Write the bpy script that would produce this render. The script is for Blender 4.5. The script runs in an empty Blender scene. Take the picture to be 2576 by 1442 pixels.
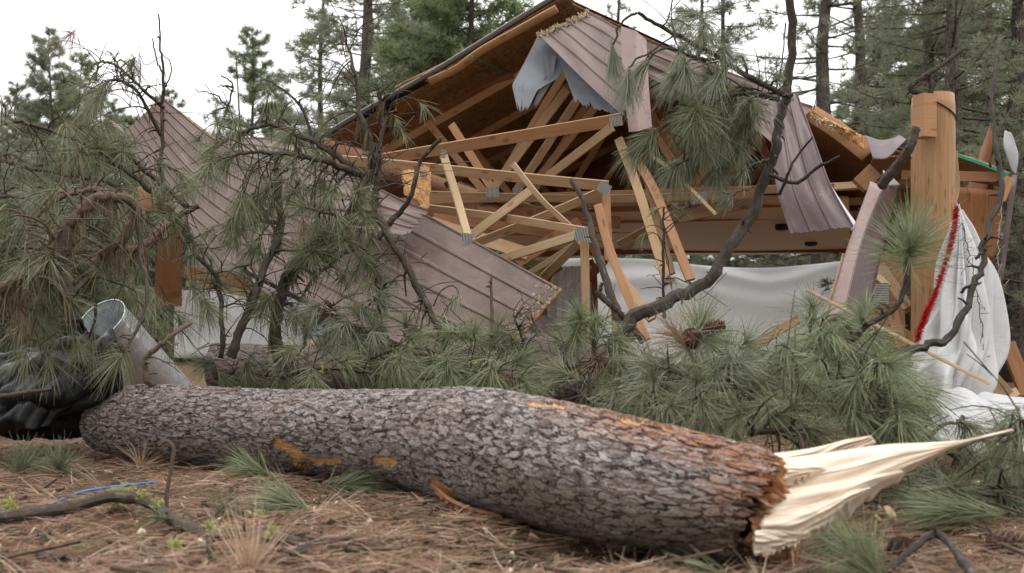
import bpy, math
import numpy as np
from mathutils import Vector
rng = np.random.default_rng(7)
S = bpy.context.scene
COL = S.collection
R = math.radians

# ---------------------------------------------------------------- camera, sky, sun, exposure
F, HV, CU, CH = 2700.0, 850.0, 1288.0, 0.75
cd = bpy.data.cameras.new('camera'); cam = bpy.data.objects.new('camera', cd); COL.objects.link(cam)
cd.sensor_width = 36; cd.lens = 36*F/2576; cd.shift_y = (HV-721)/2576
cd.clip_start = 0.05; cd.clip_end = 2000
cam.location = (0, 0, CH); cam.rotation_euler = (R(90), 0, 0)
cd.dof.use_dof = True; cd.dof.focus_distance = 8.5; cd.dof.aperture_fstop = 2.6
S.camera = cam
S.view_settings.view_transform = 'Standard'; S.view_settings.look = 'None'
S.view_settings.exposure = 0.33; S.view_settings.gamma = 1
SUN_EL, SUN_AZ = R(58), R(150)
w = bpy.data.worlds.new('World'); S.world = w; w.use_nodes = True
nt = w.node_tree; nt.nodes.clear()
wo = nt.nodes.new('ShaderNodeOutputWorld'); bg = nt.nodes.new('ShaderNodeBackground')
sk = nt.nodes.new('ShaderNodeTexSky'); sk.sky_type = 'NISHITA'; sk.sun_disc = False
sk.sun_elevation = SUN_EL; sk.sun_rotation = SUN_AZ
tc = nt.nodes.new('ShaderNodeTexCoord'); sp = nt.nodes.new('ShaderNodeSeparateXYZ')
cr = nt.nodes.new('ShaderNodeValToRGB'); mx = nt.nodes.new('ShaderNodeMix'); mx.data_type = 'RGBA'
nt.links.new(tc.outputs['Generated'], sp.inputs[0]); nt.links.new(sp.outputs[2], cr.inputs[0])
e = cr.color_ramp.elements
e[0].position = 0.0; e[0].color = (.50, .503, .506, 1)       # overcast cloud, brighter towards the zenith
e[1].position = 0.9; e[1].color = (1, 1, 1, 1)
vm = nt.nodes.new('ShaderNodeVectorMath'); vm.operation = 'SCALE'; vm.inputs['Scale'].default_value = 19.0
cr2 = nt.nodes.new('ShaderNodeValToRGB'); e2_ = cr2.color_ramp.elements     # sky behind the camera dimmed to weaken the front light
mr = nt.nodes.new('ShaderNodeMapRange'); mr.inputs[1].default_value = -1; mr.inputs[2].default_value = 1; nt.links.new(sp.outputs[1], mr.inputs[0]); nt.links.new(mr.outputs[0], cr2.inputs[0])
e2_[0].position = .1; e2_[0].color = (.48, .48, .48, 1); e2_[1].position = .6; e2_[1].color = (1, 1, 1, 1)
vmm = nt.nodes.new('ShaderNodeVectorMath'); vmm.operation = 'MULTIPLY'; nt.links.new(cr.outputs[0], vmm.inputs[0]); nt.links.new(cr2.outputs[0], vmm.inputs[1])
nt.links.new(vmm.outputs[0], vm.inputs[0])
mx.inputs[0].default_value = 0.96
nt.links.new(sk.outputs[0], mx.inputs[6]); nt.links.new(vm.outputs[0], mx.inputs[7])
nt.links.new(mx.outputs[2], bg.inputs[0]); bg.inputs[1].default_value = 0.11
nt.links.new(bg.outputs[0], wo.inputs[0])
sd = bpy.data.lights.new('sun', 'SUN'); so = bpy.data.objects.new('sun', sd); COL.objects.link(so)
sd.energy = 0.9; sd.angle = R(25); sd.color = (1, .97, .93)
so.rotation_euler = Vector((math.sin(SUN_AZ)*math.cos(SUN_EL), math.cos(SUN_AZ)*math.cos(SUN_EL), math.sin(SUN_EL))).to_track_quat('Z', 'Y').to_euler()

# ---------------------------------------------------------------- helpers
def P(u, v, d): return np.array([(u-CU)/F*d, d, CH+(HV-v)/F*d])
def PP(l): return np.array([P(*p) for p in l])

class Acc:
    def __init__(s): s.V, s.Q, s.U, s.n = [], [], [], 0
    def add(s, V, Q, U=None):
        V = np.asarray(V, float); s.V.append(V); s.Q.append(np.asarray(Q, int)+s.n)
        s.U.append(np.zeros((len(V), 2)) if U is None else np.asarray(U, float)); s.n += len(V)
    def build(s, name, m, parent=None, smooth=True):
        V = np.concatenate(s.V); Q = np.concatenate(s.Q); U = np.concatenate(s.U)
        o0 = np.array(parent['_o']) if parent is not None and '_o' in parent else np.zeros(3)
        if parent is None: o0 = V.mean(0); o0[2] = V[:, 2].min()
        V = V-o0
        me = bpy.data.meshes.new(name)
        me.vertices.add(len(V)); me.vertices.foreach_set('co', V.astype(np.float32).ravel())
        me.loops.add(Q.size); me.loops.foreach_set('vertex_index', Q.astype(np.int32).ravel())
        me.polygons.add(len(Q)); me.polygons.foreach_set('loop_start', np.arange(0, Q.size, 4, dtype=np.int32))
        me.update(calc_edges=True)
        uv = me.uv_layers.new(name='UVMap'); uv.data.foreach_set('uv', U[Q.ravel()].astype(np.float32).ravel())
        me.polygons.foreach_set('use_smooth', np.full(len(Q), smooth, dtype=bool))
        me.validate(); me.materials.append(m)
        o = bpy.data.objects.new(name, me); COL.objects.link(o)
        if parent is None: o.location = o0
        else: o.parent = parent
        return o

def tag(o, label=None, cat=None, group=None, kind=None):
    for k, v in (('label', label), ('category', cat), ('group', group), ('kind', kind)):
        if v: o[k] = v
    return o
EMP = []
def empty(name, loc, label, cat, group=None):
    o = bpy.data.objects.new(name, None); COL.objects.link(o); o.location = loc; o['_o'] = list(map(float, loc))
    o.empty_display_size = .1; EMP.append(o); return tag(o, label, cat, group)

def nrm(a): return a/np.maximum(np.linalg.norm(a, axis=-1, keepdims=True), 1e-9)
def catmull(pts, n, closed=False):
    pts = np.asarray(pts, float)
    if len(pts) == 2: return pts[0]+(pts[1]-pts[0])*np.linspace(0, 1, n)[:, None]
    p = np.vstack([2*pts[0]-pts[1], pts, 2*pts[-1]-pts[-2]])
    t = np.linspace(0, len(pts)-1-1e-9, n); i = t.astype(int); f = (t-i)[:, None]
    a, b, c, d = p[i], p[i+1], p[i+2], p[i+3]
    return .5*(2*b+(c-a)*f+(2*a-5*b+4*c-d)*f**2+(3*b-a-3*c+d)*f**3)
def interp(vals, n):
    vals = np.asarray(vals, float); return np.interp(np.linspace(0, len(vals)-1, n), np.arange(len(vals)), vals)
def tube(acc, pts, rad, k=7, knob=0.0, cap=True):
    pts = np.asarray(pts, float); n = len(pts); rad = np.broadcast_to(np.asarray(rad, float), (n,)).copy()
    T = nrm(np.gradient(pts, axis=0))
    up = np.array([0, 0, 1.]) if abs(T[0][2]) < .9 else np.array([1., 0, 0])
    N = np.zeros((n, 3)); a = nrm(np.cross(T[0], up)); N[0] = a
    for i in range(1, n):
        a = a-T[i]*np.dot(a, T[i]); a = a/np.linalg.norm(a); N[i] = a
    B = np.cross(T, N)
    L = np.concatenate([[0], np.cumsum(np.linalg.norm(np.diff(pts, axis=0), axis=1))])
    if cap:
        pts = np.vstack([pts[:1], pts, pts[-1:]]); rad = np.concatenate([[1e-4], rad, [1e-4]])
        N = np.vstack([N[:1], N, N[-1:]]); B = np.vstack([B[:1], B, B[-1:]]); L = np.concatenate([L[:1], L, L[-1:]]); n += 2
    th = np.arange(k+1)/k*2*math.pi
    rr = rad[:, None]*(1+knob*rng.normal(size=(n, k+1))); rr[:, k] = rr[:, 0]
    V = pts[:, None, :]+rr[..., None]*(np.cos(th)[None, :, None]*N[:, None]+np.sin(th)[None, :, None]*B[:, None])
    U = np.stack([np.broadcast_to(L[:, None], (n, k+1)), np.broadcast_to(th[None]*rad.max(), (n, k+1))], -1)
    i, j = np.meshgrid(np.arange(n-1), np.arange(k), indexing='ij'); q = i*(k+1)+j
    acc.add(V.reshape(-1, 3), np.stack([q, q+1, q+k+2, q+k+1], -1).reshape(-1, 4), U.reshape(-1, 2))

def needles(acc, base, ax, n=110, L=.17, spread=1.1, droop=.25, w=.003, seg=3, axlen=.5, up=0):
    """one tuft of long needles around a twig end"""
    ax = nrm(np.asarray(ax, float)); h = np.array([0, 0, 1.]) if abs(ax[2]) < .9 else np.array([1., 0, 0])
    a = nrm(np.cross(ax, h)); b = np.cross(ax, a)
    th = np.sqrt(rng.random(n))*spread; ph = rng.random(n)*2*math.pi
    dirs = np.cos(th)[:, None]*ax+np.sin(th)[:, None]*(np.cos(ph)[:, None]*a+np.sin(ph)[:, None]*b)
    bs = np.asarray(base)-ax*(rng.random(n)**1.5*axlen*L)[:, None]*(th/spread)[:, None]
    Ln = L*(.7+.4*rng.random(n)); s = np.linspace(0, 1, seg+1)
    side = nrm(np.cross(dirs, rng.normal(size=(n, 3))))
    cv = rng.normal(size=(n, 3))*.10
    c = bs[:, None]+dirs[:, None]*(Ln[:, None]*s)[..., None]+cv[:, None]*(Ln[:, None]*s**2)[..., None]
    c[:, :, 2] -= droop*Ln[:, None]*s**2
    ww = w*.5*np.array([.8, 1, 1, .8, .35][-(seg+1):]) if seg <= 4 else w*.5
    V = np.stack([c-side[:, None]*ww[None, :, None], c+side[:, None]*ww[None, :, None]], 2).reshape(-1, 3)
    q0 = (np.arange(n)[:, None]*(seg+1)*2+np.arange(seg)[None]*2).ravel()
    U = np.tile(np.stack([np.repeat(s, 2), np.tile([0, 1], seg+1)], -1), (n, 1))
    acc.add(V, np.stack([q0, q0+1, q0+3, q0+2], -1), U)

def grid_interp(G, nu, nv, smooth=True):
    G = np.array([[P(*p) if len(p) == 3 and not isinstance(p, np.ndarray) else p for p in row] for row in G])  # rows = s, cols = t
    A = np.stack([catmull(G[:, j], nu) if smooth else np.stack([np.interp(np.linspace(0, len(G)-1, nu), range(len(G)), G[:, j, k]) for k in range(3)], -1) for j in range(G.shape[1])], 1)
    return np.stack([catmull(A[i], nv) if smooth and G.shape[1] > 2 else np.stack([np.interp(np.linspace(0, G.shape[1]-1, nv), range(G.shape[1]), A[i, :, k]) for k in range(3)], -1) for i in range(nu)], 0)
def patch(name, G, nu, nv, m, parent=None, thick=.004, disp=None, smooth=True, mask=None, shade=True, trim=None):
    """a real sheet with thickness through a grid of control points; disp(s,t) lifts it along its normal"""
    X = grid_interp(G, nu, nv, smooth)
    s, t = np.meshgrid(np.linspace(0, 1, nu), np.linspace(0, 1, nv), indexing='ij')
    if trim is not None:                      # ragged far end: pull the last rows back
        X = X+0
        for j in range(nv):
            k = trim(j/(nv-1)); idx = np.linspace(0, (nu-1)*k, nu)
            X[:, j] = np.stack([np.interp(idx, np.arange(nu), X[:, j, c]) for c in range(3)], -1)
    N = nrm(np.cross(np.gradient(X, axis=0), np.gradient(X, axis=1)))
    c = X.reshape(-1, 3).mean(0)-np.array([0, 0, CH])
    if np.dot(N.reshape(-1, 3).mean(0), c) > 0: N = -N
    if disp is not None: X = X+N*disp(s, t)[..., None]
    ls = np.linalg.norm(X[-1, nv//2]-X[0, nv//2]); lt = np.linalg.norm(X[nu//2, -1]-X[nu//2, 0])
    U = np.stack([s*ls, t*lt], -1).reshape(-1, 2)
    Y = X-N*thick
    i, j = np.meshgrid(np.arange(nu-1), np.arange(nv-1), indexing='ij'); q = (i*nv+j)
    keep = np.ones(q.shape, bool) if mask is None else mask((i+.5)/(nu-1), (j+.5)/(nv-1))
    Q = np.stack([q, q+1, q+nv+1, q+nv], -1)[keep]
    n = nu*nv; Q2 = Q[:, ::-1]+n
    # rim walls
    from collections import Counter
    E = np.concatenate([Q[:, [0, 1]], Q[:, [1, 2]], Q[:, [2, 3]], Q[:, [3, 0]]]); K = np.sort(E, 1)
    key = K[:, 0].astype(np.int64)*n*2+K[:, 1]; uq, idx, cnt = np.unique(key, return_index=True, return_counts=True)
    E = E[idx[cnt == 1]]
    W = np.stack([E[:, 1], E[:, 0], E[:, 0]+n, E[:, 1]+n], -1)
    a = Acc(); a.add(np.vstack([X.reshape(-1, 3), Y.reshape(-1, 3)]), np.vstack([Q, Q2, W]), np.vstack([U, U]))
    return a.build(name, m, parent, shade)

def ribs(n, w=.05, h=.012, minor=0):
    def f(s, t):
        x = (t*n) % 1.0; x = np.minimum(x, 1-x)/w
        z = h*np.clip(1.6-x, 0, 1)
        if minor:
            y = (t*n*3) % 1.0; y = np.minimum(y, 1-y)/(w*1.2)
            z = np.maximum(z, .12*h*np.clip(1.4-y, 0, 1))
        return z
    return f
def noise1(seed, n=64):
    r = np.random.default_rng(seed); v = r.normal(size=n)
    return lambda x: np.interp(np.asarray(x)*(n-1), np.arange(n), v)
def noise2(seed, k=8):
    r = np.random.default_rng(seed); a = r.normal(size=(k, 2)); ph = r.random(k)*6.28
    return lambda s, t, f=6: sum(np.sin(f*(a[i, 0]*s+a[i, 1]*t)+ph[i]) for i in range(k))/k**.5

def beam(acc, pts, w=.089, t=.038, roll=0.0, n=None, jag=0):
    """sawn timber along a path; w is the wide face, turned to the viewer's side by roll"""
    pts = PP(pts) if not isinstance(pts, np.ndarray) else pts
    if n is None: n = 2 if len(pts) == 2 else 12
    C = catmull(pts, n); T = nrm(np.gradient(C, axis=0))
    face = nrm(-(C-np.array([0, 0, CH]))+np.array([0, 0, -.01])); side = nrm(np.cross(T, face)); fn = np.cross(side, T)
    cr_, sr_ = math.cos(roll), math.sin(roll); sd_ = side*cr_+fn*sr_; fn_ = fn*cr_-side*sr_
    b = .003; prof = [(-w/2+b, t/2), (w/2-b, t/2), (w/2, t/2-b), (w/2, -t/2+b), (w/2-b, -t/2), (-w/2+b, -t/2), (-w/2, -t/2+b), (-w/2, t/2-b)]
    k = 8; L = np.concatenate([[0], np.cumsum(np.linalg.norm(np.diff(C, axis=0), axis=1))])
    V = np.stack([C+sd_*p[0]+fn_*p[1] for p in prof], 1); off = rng.random()*50
    if jag:
        for q in range(k): V[-1, q] += T[-1]*rng.uniform(-jag, jag)
    V = np.concatenate([V[:1]*0+C[0], V, V[:1]*0+C[-1]+T[-1]*jag*.3]); L = np.concatenate([L[:1], L, L[-1:]])
    n2 = len(V); U = np.stack([np.broadcast_to(L[:, None]+off, (n2, k)), np.broadcast_to((np.arange(k)*.04+off)[None], (n2, k))], -1)
    i, j = np.meshgrid(np.arange(n2-1), np.arange(k), indexing='ij'); q = i*k+j; q1 = i*k+(j+1) % k
    acc.add(V.reshape(-1, 3), np.stack([q, q1, q1+k, q+k], -1).reshape(-1, 4), U.reshape(-1, 2))
def box(acc, c, sx, sy, sz, rz=0, M=None):
    c = np.asarray(c, float); v = np.array([[x, y, z] for x in (-.5, .5) for y in (-.5, .5) for z in (-.5, .5)])*[sx, sy, sz]
    if M is None: M = np.array([[math.cos(rz), -math.sin(rz), 0], [math.sin(rz), math.cos(rz), 0], [0, 0, 1]])
    acc.add(v@M.T+c, [[0, 1, 3, 2], [4, 6, 7, 5], [0, 4, 5, 1], [2, 3, 7, 6], [0, 2, 6, 4], [1, 5, 7, 3]], v[:, [0, 2]])

# ---------------------------------------------------------------- materials
class M:
    def __init__(s, name, rough=.7, spec=.3):
        s.m = bpy.data.materials.new(name); s.m.use_nodes = True; s.t = s.m.node_tree; s.b = s.t.nodes['Principled BSDF']
        s.out = s.t.nodes['Material Output']
        s.b.inputs['Roughness'].default_value = rough; s.b.inputs['Specular IOR Level'].default_value = spec
    def n(s, ty, **k):
        x = s.t.nodes.new(ty)
        for a, v in k.items():
            if a in ('op',): x.operation = v
            elif a.startswith('i_'): x.inputs[a[2:].replace('_', ' ')].default_value = v
            else: setattr(x, a, v)
        return x
    def l(s, a, b): s.t.links.new(a, b)
    def coord(s, kind='UV', scale=(1, 1, 1)):
        c = s.n('ShaderNodeTexCoord'); mp = s.n('ShaderNodeMapping'); mp.inputs['Scale'].default_value = scale
        s.l(c.outputs[kind], mp.inputs[0]); return mp.outputs[0]
    def noise(s, vec, scale=5, detail=5, rough=.6, dist=0):
        x = s.n('ShaderNodeTexNoise'); x.inputs['Scale'].default_value = scale; x.inputs['Detail'].default_value = detail
        x.inputs['Roughness'].default_value = rough; x.inputs['Distortion'].default_value = dist
        if vec is not None: s.l(vec, x.inputs['Vector'])
        return x.outputs[0]
    def ramp(s, fac, stops, inter='LINEAR'):
        x = s.n('ShaderNodeValToRGB'); x.color_ramp.interpolation = inter; el = x.color_ramp.elements
        while len(el) < len(stops): el.new(.5)
        for e_, (p, c) in zip(el, stops): e_.position = p; e_.color = (*c, 1) if len(c) == 3 else c
        s.l(fac, x.inputs[0]); return x.outputs[0]
    def mix(s, fac, a, b, bt='MIX'):
        x = s.n('ShaderNodeMix', data_type='RGBA', blend_type=bt)
        for i, v in ((0, fac), (6, a), (7, b)):
            if isinstance(v, (int, float)): x.inputs[i].default_value = v
            elif isinstance(v, tuple): x.inputs[i].default_value = (*v, 1)
            else: s.l(v, x.inputs[i])
        return x.outputs[2]
    def math(s, op, a, b=None):
        x = s.n('ShaderNodeMath', operation=op)
        for i, v in ((0, a), (1, b)):
            if v is None: continue
            if isinstance(v, (int, float)): x.inputs[i].default_value = v
            else: s.l(v, x.inputs[i])
        return x.outputs[0]
    def base(s, c):
        if isinstance(c, tuple): s.b.inputs['Base Color'].default_value = (*c, 1)
        else: s.l(c, s.b.inputs['Base Color'])
    def bump(s, h, dist=.01, st=.6):
        x = s.n('ShaderNodeBump'); x.inputs['Distance'].default_value = dist; x.inputs['Strength'].default_value = st
        s.l(h, x.inputs['Height']); s.l(x.outputs[0], s.b.inputs['Normal'])
    def rnd(s): return s.n('ShaderNodeObjectInfo').outputs['Random']
    def island(s): return s.n('ShaderNodeNewGeometry').outputs['Random Per Island']

def mk_bark(name, sc=1.0, cols=((.032, .023, .019), (.50, .45, .43), (.11, .095, .09), (.38, .16, .08)), disp=0, orange=1.1, attrs=False):
    a = M(name, .9, .15); v = a.coord('UV', (12.5*sc, 36*sc, 1)); raw = a.coord('UV')
    nz = a.n('ShaderNodeTexNoise'); nz.inputs['Scale'].default_value = .8; nz.inputs['Detail'].default_value = 8; nz.inputs['Roughness'].default_value = .66; a.l(v, nz.inputs['Vector'])
    va = a.n('ShaderNodeVectorMath', operation='MULTIPLY_ADD'); a.l(nz.outputs['Color'], va.inputs[0]); va.inputs[1].default_value = (3.6, 3.0, 0); a.l(v, va.inputs[2])
    def vor(scale, feat):
        x = a.n('ShaderNodeTexVoronoi', feature=feat, voronoi_dimensions='2D'); x.inputs['Scale'].default_value = scale; a.l(va.outputs[0], x.inputs['Vector']); return x
    d1 = vor(.85, 'DISTANCE_TO_EDGE').outputs['Distance']; c1 = vor(.85, 'F1').outputs['Color']
    d2 = vor(2.9, 'DISTANCE_TO_EDGE').outputs['Distance']; c2 = vor(2.9, 'F1').outputs['Color']
    s1 = a.n('ShaderNodeSeparateColor'); a.l(c1, s1.inputs[0]); s2 = a.n('ShaderNodeSeparateColor'); a.l(c2, s2.inputs[0])
    fine = a.noise(v, 6, 8, .75); big = a.noise(a.coord('UV', (2.0, 2.6, 1)), 1.5, 5, .6); mid = a.noise(a.coord('UV', (9, 16, 1)), 1.6, 5, .65)
    plate = a.mix(a.ramp(a.math('ADD', a.math('MULTIPLY', s2.outputs[0], .45), a.math('ADD', a.math('MULTIPLY', fine, .5), a.math('MULTIPLY', mid, .6))), [(.52, (0, 0, 0)), (.98, (1, 1, 1))]), cols[2], cols[1])
    plate = a.mix(a.ramp(big, [(.46, (0, 0, 0)), (.68, (.4, .4, .4))]), plate, (.25, .18, .145))       # brown, less weathered areas
    plate = a.mix(a.ramp(a.noise(a.coord('UV', (3.1, 4.4, 1)), 1.9, 6, .7), [(.55, (0, 0, 0)), (.68, (.6, .6, .6))]), plate, (.13, .125, .13))    # grey black areas
    plate = a.mix(a.ramp(a.math('ADD', s2.outputs[1], a.math('MULTIPLY', mid, .6)), [(orange+.06, (0, 0, 0)), (orange+.14, (.85, .85, .85))]), plate, cols[3])
    if attrs:
        def at(n_):
            x = a.n('ShaderNodeAttribute'); x.attribute_name = n_; return x.outputs['Fac']
        red, mud, scar = at('red'), at('mud'), at('scar')
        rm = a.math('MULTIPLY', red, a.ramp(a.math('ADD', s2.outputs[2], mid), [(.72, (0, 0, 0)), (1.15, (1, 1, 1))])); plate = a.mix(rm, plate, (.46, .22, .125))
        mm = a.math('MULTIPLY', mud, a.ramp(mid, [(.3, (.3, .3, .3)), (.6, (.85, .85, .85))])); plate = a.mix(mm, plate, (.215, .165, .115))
    crack = a.mix(a.ramp(big, [(.50, (0, 0, 0)), (.66, (.7, .7, .7))]), cols[0], (.20, .085, .04))
    k1 = a.ramp(a.math('ADD', d1, a.math('MULTIPLY', a.math('SUBTRACT', fine, .5), .14)), [(.01, (0, 0, 0)), (.13, (1, 1, 1))])
    k1 = a.math('MAXIMUM', k1, a.ramp(a.noise(a.coord('UV', (7, 13, 1)), 1.3, 4, .6), [(.44, (0, 0, 0)), (.62, (.85, .85, .85))]))
    c = a.mix(k1, crack, plate)
    c = a.mix(a.ramp(a.math('ADD', d2, a.math('MULTIPLY', mid, .12)), [(.06, (.85, .85, .85)), (.15, (0, 0, 0))]), c, cols[0])
    c = a.mix(a.ramp(fine, [(.54, (0, 0, 0)), (.72, (.7, .7, .7))]), c, (.52, .46, .435)); c = a.mix(a.ramp(fine, [(.30, (.8, .8, .8)), (.43, (0, 0, 0))]), c, cols[0])
    hh = a.math('ADD', a.math('MULTIPLY', k1, a.math('ADD', a.math('MULTIPLY', s1.outputs[2], .8), .25)), a.math('MULTIPLY', s2.outputs[2], .35))
    hh = a.math('ADD', hh, a.math('ADD', a.math('MULTIPLY', fine, .55), a.math('MULTIPLY', mid, .5)))
    if attrs:
        sm = a.ramp(a.math('ADD', scar, a.math('MULTIPLY', a.math('SUBTRACT', mid, .5), 1.1)), [(.45, (0, 0, 0)), (.52, (1, 1, 1))])
        wn = a.noise(a.coord('UV', (9, 70, 1)), 1.5, 5, .65); wc = a.ramp(wn, [(.3, (.34, .14, .05)), (.5, (.58, .31, .13)), (.68, (.80, .58, .33))])
        c = a.mix(sm, c, wc); inv = a.math('SUBTRACT', 1.0, sm); hh = a.math('MULTIPLY', hh, inv)
    a.base(c)
    if disp:
        x = a.n('ShaderNodeDisplacement'); x.inputs['Midlevel'].default_value = 1.5; x.inputs['Scale'].default_value = disp
        a.l(hh, x.inputs['Height']); a.l(x.outputs[0], a.out.inputs['Displacement']); a.m.displacement_method = 'BOTH'
    else: a.bump(hh, .012/sc, .8)
    return a.m
BARK = mk_bark('pine_bark', disp=.0125, attrs=True)
BARK2 = mk_bark('far_bark', .7, cols=((.03, .02, .016), (.23, .19, .17), (.12, .10, .09), (.22, .10, .06)))
TREEBARK = mk_bark('standing_bark', .35, cols=((.03, .025, .02), (.20, .17, .15), (.10, .085, .07), (.16, .09, .06)))
def mk_twig(name, c1, c2, c3=None):
    a = M(name, .85, .2); v = a.coord('UV', (30, 60, 1)); n = a.noise(v, 1, 6, .75)
    c = a.mix(a.ramp(n, [(.3, (0, 0, 0)), (.7, (1, 1, 1))]), c1, c2)
    n2 = a.noise(a.coord('UV', (9, 14, 1)), 1.4, 4)
    c = a.mix(a.ramp(n2, [(.58, (0, 0, 0)), (.68, (.8, .8, .8))]), c, c3 or c2)
    a.base(c); a.bump(n, .006, .8); return a.m
TWIG = mk_twig('branch_bark', (.034, .026, .020), (.12, .096, .077), (.17, .16, .13))
TWIG2 = mk_twig('brown_branch_bark', (.06, .04, .025), (.19, .14, .10), (.24, .20, .15))
DARKTWIG = mk_twig('dark_branch_bark', (.025, .02, .017), (.10, .085, .07), (.16, .14, .11))
def mk_needle(name, a1, a2, tip=(.25, .24, .13), tl=.25):
    a = M(name, .42, .45); r = a.island()
    c = a.mix(r, a1, a2); c = a.mix(a.ramp(r, [(.93, (0, 0, 0)), (.96, (1, 1, 1))]), c, tip)
    c = a.mix(a.ramp(a.rnd(), [(0, (0, 0, 0)), (1, (.35, .35, .35))]), c, a2)
    a.base(c)
    tr = a.n('ShaderNodeBsdfTranslucent'); a.l(c, tr.inputs[0]); ms = a.n('ShaderNodeMixShader'); ms.inputs[0].default_value = tl
    a.l(a.b.outputs[0], ms.inputs[1]); a.l(tr.outputs[0], ms.inputs[2]); a.l(ms.outputs[0], a.out.inputs[0]); return a.m
NEED = mk_needle('pine_needles', (.112, .123, .062), (.26, .272, .155))
NEED2 = mk_needle('bright_pine_needles', (.135, .162, .072), (.295, .335, .19))
NEEDG = mk_needle('grey_pine_needles', (.14, .155, .10), (.31, .335, .235))
NEEDDRY = mk_needle('dry_pine_needles', (.22, .115, .07), (.48, .31, .215))
STRAW = mk_needle('straw_needles', (.36, .22, .14), (.64, .47, .33))
TREEN = mk_needle('tree_needles', (.14, .16, .105), (.30, .33, .22), (.30, .23, .15), .45)
TREEN2 = mk_needle('fresh_tree_needles', (.14, .18, .09), (.29, .34, .175), tl=.45)
LICH = mk_needle('lichen', (.34, .37, .09), (.50, .51, .18), (.5, .5, .2))
MOSS = mk_needle('hanging_moss', (.085, .062, .035), (.19, .14, .08), (.15, .13, .06))
def mk_timber(name, c1, c2, c3, rough=.65):
    a = M(name, rough, .25); v = a.coord('UV', (1.2, 40, 1)); n = a.noise(v, 1.6, 5, .6, .8)
    c = a.mix(a.ramp(n, [(.3, (0, 0, 0)), (.7, (1, 1, 1))]), c1, c2)
    k = a.n('ShaderNodeTexVoronoi', voronoi_dimensions='2D'); k.inputs['Scale'].default_value = 1; a.l(a.coord('UV', (2.2, 11, 1)), k.inputs['Vector'])
    c = a.mix(a.ramp(k.outputs['Distance'], [(.05, (.8, .8, .8)), (.12, (0, 0, 0))]), c, c3)
    c = a.mix(a.math('MULTIPLY', a.rnd(), .3), c, c3); a.base(c); a.bump(n, .003, .4); return a.m
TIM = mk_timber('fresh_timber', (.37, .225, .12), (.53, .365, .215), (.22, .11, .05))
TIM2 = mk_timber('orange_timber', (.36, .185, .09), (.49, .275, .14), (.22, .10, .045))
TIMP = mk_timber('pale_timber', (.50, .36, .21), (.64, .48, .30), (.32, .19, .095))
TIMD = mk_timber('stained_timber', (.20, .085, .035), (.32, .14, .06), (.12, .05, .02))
POST = mk_timber('varnished_post', (.34, .185, .09), (.51, .31, .16), (.20, .10, .045), .5)
def mk_osb(name, k=1):
    a = M(name, .75, .2); v = a.coord('UV', (1, 1, 1))
    x = a.n('ShaderNodeTexVoronoi', voronoi_dimensions='2D'); x.inputs['Scale'].default_value = 34
    nz = a.n('ShaderNodeTexNoise'); nz.inputs['Scale'].default_value = 7; a.l(v, nz.inputs['Vector'])
    va = a.n('ShaderNodeVectorMath', operation='MULTIPLY_ADD'); a.l(nz.outputs['Color'], va.inputs[0]); va.inputs[1].default_value = (.5, .5, 0); a.l(v, va.inputs[2]); a.l(va.outputs[0], x.inputs['Vector'])
    s1 = a.n('ShaderNodeSeparateColor'); a.l(x.outputs['Color'], s1.inputs[0])
    c = a.ramp(s1.outputs[0], [(0, (.24*k, .115*k, .045*k)), (.5, (.38*k, .20*k, .085*k)), (1, (.54*k, .33*k, .16*k))])
    a.base(c); a.bump(s1.outputs[1], .003, .5); return a.m
OSB = mk_osb('strand_board', .75); OSBL = mk_osb('torn_strand_board', 1.45)
def mk_metal(name, c, c2, rough=.42):
    a = M(name, rough, .5); v = a.coord('UV', (1, 1, 1)); n = a.noise(v, 2.2, 4); f = a.noise(a.coord('UV', (3, 40, 1)), 2, 5)
    cc = a.mix(a.ramp(n, [(.35, (0, 0, 0)), (.65, (1, 1, 1))]), c, c2); dn_ = a.noise(a.coord('UV', (1.3, 2.2, 1)), 2.1, 7, .7, .6)
    cc = a.mix(a.ramp(dn_, [(.48, (0, 0, 0)), (.62, (.55, .55, .55))]), cc, tuple(x*.62 for x in c)); cc = a.mix(a.ramp(dn_, [(.3, (.5, .5, .5)), (.4, (0, 0, 0))]), cc, (.36, .30, .27))
    cc = a.mix(a.ramp(f, [(.62, (0, 0, 0)), (.72, (.35, .35, .35))]), cc, (.5, .42, .38))
    sp_ = a.n('ShaderNodeTexVoronoi', voronoi_dimensions='2D'); sp_.inputs['Scale'].default_value = 5; a.l(v, sp_.inputs['Vector'])
    cc = a.mix(a.ramp(sp_.outputs['Distance'], [(.02, (.9, .9, .9)), (.05, (0, 0, 0))]), cc, (.12, .07, .06))
    a.base(cc); a.bump(n, .02, .35); return a.m
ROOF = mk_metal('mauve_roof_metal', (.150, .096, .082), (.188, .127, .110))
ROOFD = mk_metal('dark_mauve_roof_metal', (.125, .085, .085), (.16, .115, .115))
ROOFS = mk_metal('pale_mauve_roof_metal', (.35, .235, .215), (.41, .295, .275))  # paler, pinker tone of the mauve roof metal
def plain(name, c, rough=.6, spec=.4, metal=0, var=.25, nscale=8, bump=0):
    a = M(name, rough, spec); n = a.noise(a.coord('Object'), nscale, 5)
    c2 = tuple(x*(1-var) for x in c); a.base(a.mix(n, c, c2)); a.b.inputs['Metallic'].default_value = metal
    if bump: a.bump(n, bump, .7)
    return a.m
FELT = plain('grey_underlay', (.27, .29, .32), .6, .3, 0, .35, 12)
BLACK = plain('black_felt', (.02, .02, .02), .8)
WHITE = plain('white_board', (.78, .79, .80), .6)
CONC = plain('grey_edge_flashing', (.45, .47, .47), .5)
GREEN = plain('green_flashing', (.03, .28, .17), .5)
FOAM = plain('torn_insulation', (.72, .62, .44), .9, .1, 0, .4, 30, .02)
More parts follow.
